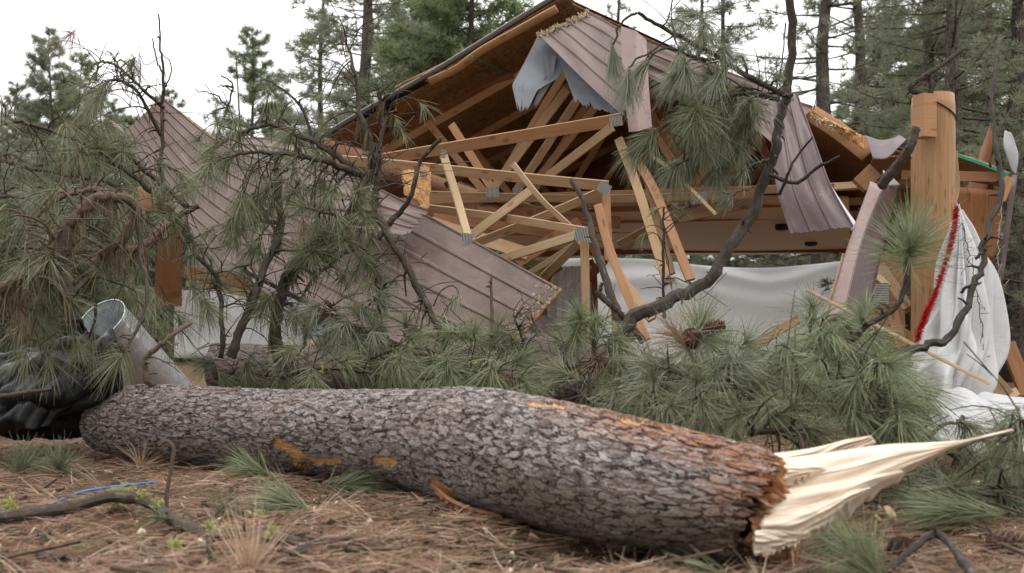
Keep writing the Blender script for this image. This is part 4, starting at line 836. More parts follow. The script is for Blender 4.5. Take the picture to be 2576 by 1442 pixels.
# ---------------------------------------------------------------- fallen branches
def branch(label, pts, r0, r1, tw=6, tl=.30, tuft=.17, n=100, droop=.3, arch=1.0, bare=.15, mat=None, nm=None, name='fallen_branch', grp='fallen pine branches', t0=.2, sub=1, end=True, moss=0, lich=0, cones=(), extra=(), stubs=4, w=.0032, bias=(0, 0, 0), orange_end=False, knob=.10, cat='branch', tufts=(), wisps=None):
    if wisps is None: wisps = 0 if tw == 0 else 9
    mat = mat or TWIG; nm = nm or NEED
    p = PP(pts); npt = max(14, len(pts)*7); path = catmull(p, npt); L = np.linalg.norm(np.diff(path, axis=0), axis=1).sum()
    jit = np.cumsum(rng.normal(size=(npt, 3)), axis=0)*.0085*L/2; jit -= np.linspace(0, 1, npt)[:, None]*jit[-1]; path = path+jit
    root = empty(name, tuple(p[0]), label, cat, grp)
    la, na, dn = Acc(), Acc(), Acc(); tube(la, path, interp([r0, (r0+r1)/2*.95, r1], npt), 8, knob)
    Tn = nrm(np.gradient(path, axis=0)); bz = np.array(bias, float)
    for i in range(stubs):
        k_ = int(rng.uniform(.05, .95)*(npt-1)); d_ = nrm(np.cross(Tn[k_], rng.normal(size=3))); l_ = rng.uniform(.03, .10); tube(la, [path[k_], path[k_]+d_*l_*.6+Tn[k_]*.01, path[k_]+d_*l_], [.010, .007, .004], 5, .1)
    for i in range(wisps):                 # thin bare curling twigs
        k_ = int(rng.uniform(.05, 1)*(npt-1)); d_ = nrm(nrm(np.cross(Tn[k_], rng.normal(size=3)))+Tn[k_]*rng.uniform(-.2, .7)); l_ = rng.uniform(.12, .42); s_ = np.linspace(0, 1, 9)[:, None]; c_ = nrm(rng.normal(size=3)+np.array([0, 0, -.8]))
        q_ = path[k_]+d_*l_*s_+c_*l_*(rng.uniform(.2, .9)*s_**2)+np.array([0, 0, 1])*l_*.3*s_*(1-s_)+np.cumsum(rng.normal(size=(9, 3)), axis=0)*.012*l_; r_ = rng.uniform(.0035, .0065); tube(la, q_, np.linspace(r_, .0022, 9), 5, .15)
        if rng.random() < .6: b_ = q_[rng.integers(3, 7)]; tube(la, catmull(np.array([b_, b_+rng.normal(size=3)*l_*.2, b_+rng.normal(size=3)*l_*.35]), 6), [.003]*6, 4, .1)
    def twig(p0, d0, L_, r_, dep):
        m_ = 8; s = np.linspace(0, 1, m_)[:, None]; d1 = nrm(d0+rng.normal(size=3)*.12)
        pth = p0+d1*L_*s+np.array([0, 0, 1])*L_*(.35*arch*s-.75*arch*s**2)+rng.normal(size=3)*.16*L_*s**2+np.cumsum(rng.normal(size=(m_, 3)), axis=0)*.018*L_
        tube(la, pth, np.linspace(r_, max(r_*.4, .0028), m_), 5, .12)
        e_ = nrm(pth[-1]-pth[-2])
        if rng.random() > bare: needles(na if rng.random() > .025 else dn, pth[-1], e_, int(n*rng.uniform(.7, 1.25)), tuft*rng.uniform(.8, 1.15), rng.uniform(.8, 1.35), droop*rng.uniform(.5, 1.4), w)
        if dep > 0:
            for q_ in range(rng.integers(1, 3)):
                k2 = rng.integers(2, m_-1); dd = nrm(d1*.7+rng.normal(size=3)*.7+bz); twig(pth[k2], dd, L_*rng.uniform(.4, .7), r_*.6, dep-1)
    for i in range(tw):
        f = t0+(1-t0)*(i+rng.random())/max(tw, 1); k_ = min(npt-1, int(f*(npt-1))); pe = nrm(np.cross(Tn[k_], rng.normal(size=3)))
        twig(path[k_], nrm(Tn[k_]*.55+pe+bz), tl*rng.uniform(.6, 1.3), max(.004, (r0+(r1-r0)*f)*.45), sub)
    if end: needles(na, path[-1], Tn[-1], int(n*1.3), tuft*1.05, 1.25, droop, w)
    for (u, v, d, du, dv, dd, n_, L2, sp_, dr_) in tufts:
        c = P(u, v, d); ax = P(u+du, v+dv, d+dd)-c; needles(na, c, ax, n_, L2, sp_, dr_, w, axlen=.6)
    for ex in extra:                       # hand placed side twigs: list of points, r0, r1, tuft size
        q_ = catmull(PP(ex[0]), 12)+rng.normal(size=(12, 3))*.004; tube(la, q_, np.linspace(ex[1], ex[2], 12), 6, .12)
        if ex[3]: needles(na, q_[-1], q_[-1]-q_[-2], n, ex[3], 1.2 if len(ex) < 5 else ex[4], droop, w)
    la.build('limb', mat, root)
    if na.n: na.build('needles', nm, root)
    if dn.n: dn.build('dry_needles', NEEDDRY, root)
    if moss:
        ma = Acc()
        for i in range(moss):
            k_ = int(rng.uniform(0, 1)*(npt-1)); c = path[k_]+rng.normal(size=3)*.01; needles(ma, c, (0, 0, -1), 14, rng.uniform(.05, .16), .5, .4, .005, 2)
        ma.build('hanging_moss', MOSS, root)
    if lich:
        for i in range(lich):
            ma = Acc(); k_ = int(rng.uniform(.1, .9)*(npt-1))
            for q_ in range(9): needles(ma, path[k_]+rng.normal(size=3)*.012, rng.normal(size=3), 14, .022, 1.57, 0, .005, 1)
            ma.build('lichen', LICH, root)
    for (u, v, d, ax, L_, r_) in cones:
        ma = Acc(); cone(ma, P(u, v, d), ax, L_, r_); ma.build('pine_cone', CONE, root, False)
    return root

# --- the long dark limb rising past the roof and its companions
branch('long dark limb rising from the needles past the roof', [(1535, 850, 7.2), (1620, 795, 7.2), (1735, 725, 7.3), (1830, 625, 7.4), (1900, 510, 7.5), (1940, 400, 7.5), (1962, 280, 7.5), (1975, 150, 7.5), (1984, -20, 7.5)], .050, .030, tw=0, end=False, mat=DARKTWIG, stubs=18, lich=3, knob=.08,
       extra=[([(1935, 440, 7.5), (2000, 460, 7.4), (2060, 420, 7.3), (2110, 395, 7.2)], .016, .008, 0), ([(1960, 490, 7.4), (1985, 430, 7.3), (2015, 380, 7.3), (2045, 345, 7.2)], .013, .006, 0), ([(1955, 440, 7.6), (1915, 390, 7.5), (1890, 330, 7.5)], .01, .005, 0),
              ([(1980, 240, 7.5), (1930, 235, 7.4), (1850, 240, 7.3)], .012, .006, .18), ([(1968, 240, 7.4), (1990, 240, 7.2)], .014, .012, 0), ([(1975, 60, 7.5), (1970, 120, 7.4), (1962, 190, 7.4)], .006, .004, .09)])
branch('upper arching limb with drooping tufts over the ridge sheets', [(1985, 245, 7.45), (1900, 200, 7.3), (1790, 140, 7.2), (1700, 85, 7.1), (1605, 32, 7.0)], .022, .012, tw=3, end=False, tuft=.19, n=150, droop=.35, mat=DARKTWIG, nm=NEEDG,
       extra=[([(1605, 32, 7.0), (1560, 60, 7.0), (1540, 130, 7.0)], .010, .007, .21, .5), ([(1775, 155, 7.2), (1700, 125, 7.1), (1650, 130, 7.0), (1625, 165, 7)], .010, .007, .22, .6),
              ([(1800, 150, 7.2), (1740, 150, 7.0), (1705, 190, 7)], .009, .006, .22, .7), ([(1880, 190, 7.3), (1870, 145, 7.2), (1850, 150, 7.1), (1800, 200, 7)], .010, .006, .22, .8), ([(1640, 130, 7), (1590, 160, 6.9), (1580, 200, 6.9)], .007, .005, .19, .7)])
branch('dense hanging green spray left of the long dark limb', [(1960, 250, 7.4), (1900, 235, 7.3), (1820, 245, 7.2), (1740, 290, 7.1)], .020, .008, tw=15, tl=.26, tuft=.19, n=150, droop=.35, bare=.03, mat=DARKTWIG, t0=.1, sub=1, bias=(-.25, -.1, -.25), arch=.7)
branch('lower hanging spray over the broken truss members', [(1900, 330, 7.4), (1840, 350, 7.3), (1780, 380, 7.2), (1700, 420, 7.1)], .014, .006, tw=7, tl=.2, tuft=.19, n=130, droop=.35, bare=.05, mat=DARKTWIG, nm=NEEDG, arch=.6, bias=(-.2, 0, .2), t0=0, sub=0,
       extra=[([(1900, 470, 7.4), (1870, 480, 7.3), (1838, 490, 7.2)], .008, .005, .13, .9), ([(1930, 400, 7.4), (1900, 410, 7.3), (1870, 430, 7.2)], .008, .005, .16, .9)])
branch('slim grey limb crossing the trusses and leaning right', [(1590, 860, 8.5), (1545, 780, 8.6), (1510, 650, 8.8), (1480, 540, 9), (1435, 450, 9.1)], .045, .018, tw=0, end=False, stubs=8, extra=[([(1620, 860, 8.4), (1560, 790, 8.3), (1500, 735, 8.3)], .03, .022, 0), ([(1505, 740, 8.3), (1515, 712, 8.3)], .018, .014, 0)])
branch('thin upright twig with small dark tufts before the fence', [(1672, 800, 8.2), (1670, 700, 8.2), (1668, 600, 8.2), (1672, 520, 8.2)], .014, .008, tw=3, tl=.2, tuft=.10, n=40, end=False, mat=DARKTWIG)
branch('right hand limb curving up beside the hanging plastic', [(2110, 935, 6.0), (2200, 900, 6.0), (2290, 870, 6.0), (2370, 805, 6.0), (2440, 700, 6.1), (2470, 600, 6.2), (2485, 450, 6.4), (2495, 300, 6.6), (2512, 150, 6.8)], .026, .014, tw=0, end=False, mat=DARKTWIG, stubs=12,
       extra=[([(2420, 735, 6.1), (2440, 718, 6.0), (2465, 712, 6.0)], .010, .006, 0), ([(2455, 650, 6.1), (2475, 630, 6.1), (2495, 615, 6.1)], .010, .006, 0), ([(2490, 420, 6.4), (2510, 330, 6.5), (2560, 250, 6.6)], .008, .004, .12)])
branch('curved twig ending in one big needle fan before the post', [(2130, 860, 5.0), (2180, 815, 5.0), (2245, 770, 5.0), (2275, 710, 5.0), (2285, 640, 5.0)], .017, .012, tw=0, end=False, mat=DARKTWIG, nm=NEED2, w=.0030,
       tufts=[(2288, 622, 5.0, 3, -40, -.05, 330, .285, 1.62, .0), (2290, 600, 5.0, 2, -40, .0, 110, .24, .9, .0)], extra=[([(2180, 815, 5.0), (2165, 810, 4.95)], .010, .008, 0)], stubs=3)
branch('short twig with one small yellow green tuft', [(2200, 812, 5.0), (2180, 815, 4.95), (2168, 800, 4.9)], .009, .008, tw=0, end=False, nm=NEED2, tufts=[(2163, 800, 4.9, -4, -30, 0, 90, .125, 1.0, 0)], stubs=0)
branch('twig holding two red brown cones under an upright tuft', [(1840, 900, 5.8), (1800, 880, 5.8), (1765, 855, 5.8), (1760, 825, 5.8)], .012, .009, tw=0, end=False, nm=NEED2, tufts=[(1760, 825, 5.8, 3, -30, 0, 220, .22, .95, .02), (1785, 860, 5.8, 40, 15, 0, 160, .22, 1.2, .15), (1735, 870, 5.8, -20, 30, 0, 130, .2, 1.2, .2)],
       cones=[(1742, 853, 5.5, (-.5, -.6, .25), .10, .044), (1793, 825, 5.52, (.85, -.3, .2), .115, .034)])
# --- bark branch with grey end in front of the tarp
branch('knobbly barked limb lying behind the torn tongue', [(1735, 1080, 5.4), (1800, 1048, 5.4), (1900, 1030, 5.4), (2010, 1020, 5.5), (2070, 1010, 5.5)], .035, .03, tw=4, tl=.2, tuft=.17, end=False, knob=.22, lich=3, stubs=14)
branch('thick limb sloping down behind the torn tongue', [(2190, 1060, 5.2), (2260, 1085, 5.2), (2340, 1110, 5.2), (2420, 1150, 5.2)], .045, .02, tw=5, tl=.25, tuft=.17, lich=3, knob=.12, droop=.2)
# --- left tangle: hand traced limbs
LB = [
 ('upright bare twig sticking up above the left roof strip', [(405, 600, 8.6), (408, 500, 8.6), (412, 380, 8.6), (412, 250, 8.6), (415, 150, 8.6), (398, 35, 8.6)], .030, .007, dict(tw=0, end=False, stubs=9, extra=[([(412, 190, 8.6), (395, 150, 8.6), (383, 98, 8.6)], .008, .005, 0), ([(415, 220, 8.6), (428, 190, 8.6), (425, 150, 8.6), (405, 135, 8.6)], .006, .004, 0)])),
 ('arched dead limb curving over the tip of the roof strip', [(415, 270, 8.6), (370, 235, 8.5), (330, 200, 8.4), (285, 165, 8.4), (248, 158, 8.4), (242, 200, 8.3)], .018, .008, dict(tw=4, tl=.3, tuft=.2, arch=1.3, bare=.2, droop=.5, extra=[([(335, 205, 8.4), (325, 170, 8.4), (300, 150, 8.4), (290, 200, 8.4)], .008, .004, 0)])),
 ('lower arched limb with tufts hanging left of the roof tip', [(405, 340, 8.4), (380, 280, 8.3), (335, 220, 8.2), (280, 205, 8.2), (245, 240, 8.1)], .020, .009, dict(tw=9, tl=.34, tuft=.2, arch=1.2, droop=.5, bias=(-.3, 0, .1))),
 ('long limb sweeping from the far left edge down to the roof strip', [(-20, 315, 7.6), (60, 300, 7.6), (140, 330, 7.6), (230, 370, 7.7), (330, 440, 7.8), (430, 520, 7.9)], .012, .024, dict(tw=12, tl=.36, tuft=.21, arch=1.3, droop=.5, t0=0, end=False)),
 ('second sweeping limb just above it towards the strip', [(195, 315, 7.8), (260, 350, 7.8), (330, 400, 7.9), (400, 460, 8.0), (470, 520, 8.0)], .012, .024, dict(tw=8, tl=.34, tuft=.21, arch=1.3, droop=.5, t0=0, end=False)),
 ('dark limb arching from the left edge at mid height', [(70, 580, 6.6), (110, 520, 6.6), (170, 485, 6.6), (250, 480, 6.7), (345, 522, 6.8)], .012, .024, dict(tw=7, tl=.3, tuft=.2, arch=1.3, droop=.5, mat=TWIG2, end=False, t0=0)),
 ('thick bent limb bridging above the broken stub', [(165, 590, 6.0), (190, 545, 6.0), (240, 500, 6.0), (290, 500, 6.1), (345, 528, 6.2), (310, 600, 6.2), (250, 640, 6.2)], .036, .030, dict(tw=3, tl=.3, tuft=.2, mat=TWIG2, end=False, moss=30, knob=.12)),
 ('mossy limb rising right from the left edge', [(-20, 740, 5.9), (70, 700, 5.9), (130, 640, 6.0), (170, 560, 6.0)], .036, .030, dict(tw=4, tl=.3, tuft=.2, mat=TWIG2, end=False, moss=40, knob=.12)),
 ('broken upright stub with orange splintered top', [(185, 810, 6.0), (165, 740, 6.0), (160, 660, 6.0), (168, 570, 6.0)], .055, .043, dict(tw=2, tl=.3, tuft=.18, mat=TWIG, end=False, stubs=6, knob=.06)),
 ('mossy limb dropping behind the broken stub', [(420, 560, 6.6), (360, 620, 6.5), (250, 640, 6.4), (215, 700, 6.3), (120, 720, 6.3)], .028, .022, dict(tw=5, tl=.3, tuft=.19, mat=TWIG2, moss=40, end=False)),
 ('thin grey limb hanging down above the metal pipe', [(345, 530, 6.3), (350, 640, 6.2), (370, 740, 6.1), (330, 860, 6.0), (300, 905, 5.9)], .016, .009, dict(tw=2, tl=.2, tuft=.2, arch=.7, droop=.4, wisps=3)),
 ('forked limb standing on the log before the metal pipe', [(370, 965, 5.9), (368, 910, 5.9), (395, 880, 5.9), (430, 850, 5.9), (480, 815, 6.0)], .020, .013, dict(tw=1, tl=.12, tuft=.12, n=60, mat=TWIG2, end=False, bare=.5, wisps=2)),
 ('curved limb standing right of the white soffit', [(555, 900, 7.6), (560, 800, 7.6), (545, 700, 7.6), (500, 640, 7.6), (480, 590, 7.7)], .022, .018, dict(tw=6, tl=.28, tuft=.16, bare=.45, end=False)),
 ('pale barked limb leaning before the white skirting', [(580, 900, 7.4), (610, 820, 7.4), (635, 740, 7.4), (660, 680, 7.5), (700, 600, 7.6)], .040, .030, dict(tw=5, tl=.3, tuft=.17, bare=.4, end=False)),
 ('thick mossy limb in the middle of the left tangle', [(725, 960, 7.6), (705, 850, 7.6), (715, 740, 7.6), (740, 680, 7.6), (810, 620, 7.7), (870, 560, 7.7), (920, 460, 7.8)], .050, .045, dict(tw=9, tl=.3, tuft=.18, bare=.35, end=False, moss=70, lich=5, mat=TWIG, knob=.14, stubs=12)),
 ('dark trunk like limb behind the mossy one', [(690, 640, 8.0), (700, 560, 8.0), (700, 500, 8.0), (695, 400, 8.0)], .045, .02, dict(tw=9, tl=.35, tuft=.2, bare=.1, bias=(0, 0, .2), lich=2)),
 ('limb arching right above the left roof strip', [(540, 370, 8.0), (610, 330, 8.0), (680, 318, 8.0), (750, 345, 8.0), (830, 380, 7.9), (920, 450, 7.8)], .012, .032, dict(tw=12, tl=.34, tuft=.2, arch=1.3, droop=.5, t0=0, end=False)),
 ('dense spray limb in front of the left roof strip', [(900, 440, 7.8), (820, 405, 7.6), (740, 390, 7.5), (650, 385, 7.4), (560, 400, 7.4)], .030, .010, dict(tw=18, tl=.36, tuft=.22, n=140, arch=1.1, droop=.45, t0=.1, bare=.03)),
 ('thin upright dead twigs forking above the roof strip', [(530, 430, 8.2), (545, 330, 8.2), (570, 270, 8.2), (580, 210, 8.2), (555, 190, 8.2)], .014, .006, dict(tw=0, end=False, extra=[([(570, 265, 8.2), (540, 240, 8.2), (490, 228, 8.2)], .008, .004, 0), ([(568, 270, 8.2), (530, 285, 8.2), (515, 300, 8.2)], .006, .003, 0), ([(592, 232, 8.2), (560, 215, 8.2), (545, 220, 8.2)], .006, .003, 0)])),
 ('thin dead limb rising left to a point in the sky', [(790, 380, 8), (770, 300, 8), (730, 240, 8), (665, 200, 8)], .018, .006, dict(tw=0, end=False)),
 ('cluster of bent bare limbs before the truss ends', [(900, 480, 7.6), (930, 430, 7.6), (925, 340, 7.6), (900, 260, 7.7), (890, 180, 7.7), (860, 80, 7.8)], .034, .008, dict(tw=9, tl=.35, tuft=.14, n=60, bare=.55, end=False, moss=12)),
 ('bare limb standing against the dark truss ends', [(945, 560, 7.6), (950, 470, 7.6), (955, 380, 7.6), (965, 280, 7.6), (950, 230, 7.6)], .032, .010, dict(tw=7, tl=.3, tuft=.14, n=60, bare=.6, end=False, moss=12)),
 ('smooth bare limb reaching up right over the trusses', [(950, 600, 7.5), (1000, 540, 7.5), (1040, 480, 7.4), (1060, 410, 7.4), (1110, 345, 7.3)], .024, .015, dict(tw=0, end=False, stubs=2)),
 ('dark limb drooping over the wide roof section', [(960, 560, 7.5), (1010, 640, 7.4), (1050, 730, 7.4), (1100, 810, 7.4), (1130, 870, 7.4)], .036, .022, dict(tw=7, tl=.28, tuft=.15, bare=.5, end=False, moss=14)),
 ('second mossy limb drooping over the wide roof section', [(930, 640, 7.5), (960, 720, 7.4), (950, 800, 7.4), (930, 900, 7.4)], .030, .022, dict(tw=8, tl=.28, tuft=.16, bare=.4, end=False, moss=24)),
 ('broken upright spike in front of the wide roof section', [(1235, 880, 7.2), (1238, 800, 7.2), (1236, 690, 7.2)], .020, .008, dict(tw=0, end=False, mat=TWIG2, stubs=4)),
 ('looping twigs in front of the torn pale roof edge', [(1330, 900, 7.2), (1310, 840, 7.2), (1290, 790, 7.2)], .012, .007, dict(tw=6, tl=.3, tuft=.13, n=50, arch=1.6, bare=.6, end=False)),
 ('small hoop twig with one pale tuft on the roof section', [(1090, 770, 7.4), (1110, 735, 7.4), (1140, 722, 7.4), (1155, 740, 7.4), (1145, 752, 7.4)], .006, .004, dict(tw=0, tuft=.13, n=70, stubs=0, nm=NEEDG)),
]
for lb, pts, r0_, r1_, kw in LB:
    kw = dict(kw); kw['n'] = int(kw.get('n', 100)*.62); kw['tw'] = int(round(kw.get('tw', 6)*.72)); kw['bare'] = min(.8, kw.get('bare', .15)+.3); r0_ *= .88; r1_ *= .9; kw.setdefault('wisps', 0 if kw.get('tw', 6) == 0 else 17)
    branch(lb, pts, r0_, r1_, **kw)
branch('short twigs with drooping tufts hanging over the black bag', [(235, 700, 6.6), (240, 780, 6.6), (225, 850, 6.6)], .012, .008, tw=0, end=False, stubs=2, wisps=0, tufts=[(228, 862, 6.6, -5, 20, 0, 60, .24, .9, .5), (120, 850, 6.7, -15, 20, 0, 50, .22, 1.1, .5), (40, 840, 6.7, -10, 20, 0, 50, .22, 1.1, .5)], extra=[([(235, 740, 6.6), (180, 790, 6.65), (120, 848, 6.7)], .008, .005, 0), ([(180, 790, 6.65), (100, 790, 6.7), (40, 838, 6.7)], .006, .004, 0)])
# --- dense needle boughs: (label, points, twigs)
DB = [
 ('green bough at the far left above the black bag', [(-40, 640, 6.4), (60, 620, 6.4), (150, 640, 6.4)], 9, .34, .2, NEED),
 ('green bough below the left edge moss limb', [(-60, 760, 6.2), (20, 760, 6.2), (80, 780, 6.2)], 5, .28, .21, NEED),
 ('bough of needles at the left edge at half height', [(-30, 500, 7.0), (60, 500, 7.0), (130, 540, 7.0)], 9, .34, .2, NEEDG),
 ('bough between the broken stub and the corner post', [(500, 520, 7.6), (430, 560, 7.5), (380, 620, 7.4), (340, 690, 7.3)], 11, .32, .22, NEED),
 ('upper left bough against the sky trees', [(330, 390, 8.2), (240, 390, 8.2), (160, 400, 8.1), (80, 420, 8.1)], 10, .3, .22, NEEDG),
 ('bough hanging in front of the left tree wall', [(-20, 400, 7.8), (80, 420, 7.8), (200, 440, 7.8), (300, 470, 7.8)], 13, .4, .21, NEED),
 ('bough on the lower part of the roof strip', [(700, 560, 7.9), (640, 560, 7.8), (590, 600, 7.7)], 5, .28, .19, NEED),
 ('bough left of the wide roof section', [(900, 620, 7.6), (850, 650, 7.5), (790, 700, 7.4), (740, 790, 7.4)], 12, .26, .18, NEED),
 ('bough above the wide roof section', [(960, 560, 7.6), (900, 560, 7.5), (840, 540, 7.4), (760, 520, 7.4)], 9, .28, .18, NEED),
 ('small bough under the mossy limb elbow', [(820, 760, 7.3), (860, 800, 7.2), (900, 860, 7.1)], 9, .28, .18, NEEDG),
 ('bough on the ground left of the grey trunk', [(540, 950, 7.6), (580, 940, 7.6), (620, 940, 7.6), (700, 950, 7.6)], 6, .22, .18, NEED),
 ('bough resting above the left half of the log', [(700, 950, 6.8), (790, 930, 6.8), (880, 930, 6.8), (960, 950, 6.8)], 15, .26, .2, NEED),
 ('bough heaped below the wide roof section', [(930, 900, 7.0), (1020, 880, 7.0), (1120, 890, 7.0), (1200, 910, 7.0)], 17, .26, .2, NEED),
 ('bough behind the middle hump of the log', [(1060, 950, 6.3), (1140, 940, 6.3), (1220, 935, 6.2), (1320, 960, 6.1)], 17, .24, .21, NEED2),
 ('bough right of the torn pale roof edge', [(1300, 880, 7.4), (1260, 890, 7.3), (1200, 900, 7.2)], 8, .22, .19, NEED),
 ('upright green bough beside the looping limb foot', [(1500, 920, 6.6), (1490, 870, 6.5), (1500, 820, 6.5)], 8, .2, .2, NEED2),
 ('bough in front of the grey trunk at centre', [(1390, 960, 6.6), (1450, 920, 6.5), (1540, 930, 6.4)], 11, .24, .2, NEED),
 ('wide bough right of centre behind the log', [(1560, 975, 6.4), (1650, 955, 6.4), (1760, 950, 6.4), (1860, 950, 6.3)], 20, .26, .22, NEED2),
 ('low bough along the back of the log', [(1480, 1010, 5.6), (1580, 1020, 5.4), (1690, 1040, 5.2), (1800, 1060, 5.0)], 18, .22, .2, NEED),
 ('bough with long fans under the cones', [(1900, 1000, 5.6), (1820, 960, 5.5), (1720, 940, 5.5), (1640, 920, 5.5)], 14, .24, .22, NEEDG),
 ('bough under the right hand curved limb', [(1990, 900, 5.8), (2060, 900, 5.7), (2140, 920, 5.6), (2220, 930, 5.6)], 16, .26, .22, NEED2),
 ('lush bough below the big needle fan', [(2000, 1010, 5.2), (2080, 970, 5.1), (2160, 960, 5.0), (2260, 990, 5.0)], 17, .24, .23, NEED2),
 ('dark bough in the shade behind the tongue root', [(1880, 1090, 4.9), (1970, 1080, 4.8), (2060, 1080, 4.8)], 11, .2, .19, NEED),
 ('bough reaching right over the white tarp', [(2150, 1050, 5.0), (2210, 1030, 4.9), (2270, 1020, 4.9)], 5, .2, .22, NEED2),
 ('bough in front of the white fence', [(1880, 900, 6.5), (1940, 890, 6.4), (2000, 900, 6.3)], 8, .2, .2, NEED2),
 ('dark bough beneath the tongue tip', [(2300, 1215, 4.6), (2400, 1225, 4.6), (2500, 1225, 4.6), (2580, 1230, 4.6)], 9, .15, .2, NEED),
 ('bough entering from the right edge at the tongue tip', [(2620, 1080, 4.4), (2580, 1075, 4.4), (2540, 1085, 4.4)], 3, .14, .19, NEED),
 ('low bough at the right edge behind the litter', [(2600, 1260, 4.6), (2500, 1245, 4.6), (2400, 1240, 4.6)], 8, .15, .2, NEEDG),
]
for lb, pts, tw_, tl_, tf_, nm_ in DB:
    branch(lb, pts, .018, .008, tw=max(2, int(tw_*(.5 if pts[0][0] < 760 and pts[0][1] < 900 else .75))), tl=tl_, tuft=tf_, n=85, droop=.22, arch=.8, bare=.22, nm=nm_, name='needle_bough', grp='green needle boughs in the debris', t0=.0, sub=1, stubs=2, bias=(0, -.1, .25), lich=1 if tw_ > 14 else 0, cat='bough')

# dark limb beside the post, standing up behind it
branch('grey broken limb slanting up to the left of the post top', [(2215, 470, 8.7), (2250, 430, 8.6), (2285, 380, 8.5), (2305, 320, 8.5)], .045, .035, tw=0, end=False, stubs=5)
branch('forked dark limb resting on the post top', [(2330, 238, 8.8), (2285, 225, 8.8), (2330, 190, 8.8), (2380, 160, 8.8), (2425, 120, 8.8)], .028, .018, tw=0, end=False, mat=DARKTWIG, stubs=8, lich=1, extra=[([(2338, 240, 8.8), (2342, 215, 8.8), (2340, 190, 8.8)], .024, .024, 0)])

# ---------------------------------------------------------------- galvanised pipe and black bag
pp_ = empty('metal_pipe', P(420, 990, 7.2), 'shiny galvanised pipe leaning with its open ribbed mouth up', 'pipe')
c0, c1 = P(254, 805, 7.7), P(466, 1035, 8.5)
ax = nrm(c1-c0)+np.array([0, 0, 0]); Lp = np.linalg.norm(c1-c0); nn_ = 60; s = np.linspace(0, 1, nn_)
e1 = nrm(np.cross(ax, [0, 0, 1.])); e2 = np.cross(ax, e1)
def pipewall(r_off, rev):
    k_ = 48; V = []
    for si in s:
        r_ = .190+r_off+.006*math.exp(-((si-.02)/.012)**2)+.004*math.exp(-((si-.08)/.01)**2)+.004*math.exp(-((si-.13)/.01)**2)+.004*math.exp(-((si-.19)/.01)**2)-.012*si
        for j in range(k_+1):
            t_ = j/k_*2*math.pi; V.append(c0+ax*Lp*si+e1*r_*math.cos(t_)+e2*r_*math.sin(t_))
    i, j = np.meshgrid(np.arange(nn_-1), np.arange(k_), indexing='ij'); q = i*(k_+1)+j
    Q = np.stack([q, q+1, q+k_+2, q+k_+1], -1).reshape(-1, 4); return np.array(V), Q[:, ::-1] if rev else Q
a = Acc(); U = np.array([[si, j/48] for si in s for j in range(49)])
V, Q = pipewall(0, False); a.add(V, Q, U); V, Q = pipewall(-.005, True); a.add(V, Q, U); a.build('pipe_wall', GALV, pp_)
a = Acc(); tt = np.linspace(0, 2*math.pi, 49); tube(a, c0+np.cos(tt)[:, None]*e1*.192+np.sin(tt)[:, None]*e2*.192, .005, 8); a.build('rolled_rim', GALV, pp_)
bn = noise2(77)
n1, n2 = 90, 70; ph = np.linspace(0, 2*math.pi, n1); th_ = np.linspace(.03, math.pi-.03, n2); PH, TH2 = np.meshgrid(ph, th_, indexing='ij')
bg_ = [noise2(200+q_) for q_ in range(4)]
rb = 1+.05*sum(np.abs(bg_[q_](np.cos(PH)*1.3, np.sin(PH)*.9+TH2, 5+5*q_))*(-1)**q_/(1+.5*q_) for q_ in range(4))+.10*np.abs(np.sin(3*PH+2*TH2+1.5*np.sin(2*TH2)))+.06*np.sin(5*TH2+4*np.cos(PH))+.035*np.sin(9*PH*1.0+7*TH2)
c = P(85, 992, 7.2); V = np.stack([c[0]+.56*rb*np.sign(np.cos(PH))*np.abs(np.sin(TH2)*np.cos(PH))**.8, c[1]+.24*rb*np.sin(TH2)*np.sin(PH), c[2]+.26*rb*np.sign(np.cos(TH2))*np.abs(np.cos(TH2))**.7+.05*np.sin(3*PH)*np.sin(TH2)+.03*bg_[2](PH, TH2, 7)*np.sin(TH2)], -1)
V[-1] = V[0]
i, j = np.meshgrid(np.arange(n1-1), np.arange(n2-1), indexing='ij'); q = i*n2+j
a = Acc(); a.add(V.reshape(-1, 3), np.stack([q, q+1, q+n2+1, q+n2], -1).reshape(-1, 4)); tag(a.build('plastic_bag', BAG), 'crumpled black plastic bag beside the metal pipe', 'bag')
o = patch('plastic_scrap', [[(175, 795, 7.2), (205, 800, 7.25)], [(150, 860, 7.2), (240, 862, 7.25)], [(60, 910, 7.1), (300, 900, 7.2)]], 30, 30, BAG, None, .004, lambda s, t: .04*bn(s, t, 12)); tag(o, 'black plastic flap standing up against the pipe mouth', 'plastic')
o = patch('plastic_sheeting', [[(-40, 925, 6.95), (60, 895, 6.9), (170, 868, 6.9), (285, 862, 7.0)], [(-40, 980, 6.75), (60, 955, 6.7), (180, 915, 6.75), (308, 900, 6.85)], [(-40, 1050, 6.6), (50, 1020, 6.6), (160, 985, 6.6), (300, 955, 6.8)], [(-40, 1095, 6.55), (40, 1085, 6.55), (110, 1060, 6.6), (235, 985, 6.75)]], 80, 80, BAG, None, .004, lambda s, t: .06*np.abs(np.sin(s*9+t*5+2*np.sin(t*6)))**.6+.035*bn(s, t, 7)+.02*np.abs(np.sin(t*21+s*6))); tag(o, 'glossy black plastic sheeting draped in folds over the left end of the log', 'plastic sheet')
branch('smooth grey stick poking out over the black bag', [(-20, 1002, 5.9), (60, 990, 5.9), (130, 978, 6.0)], .016, .012, tw=0, end=False, stubs=0)

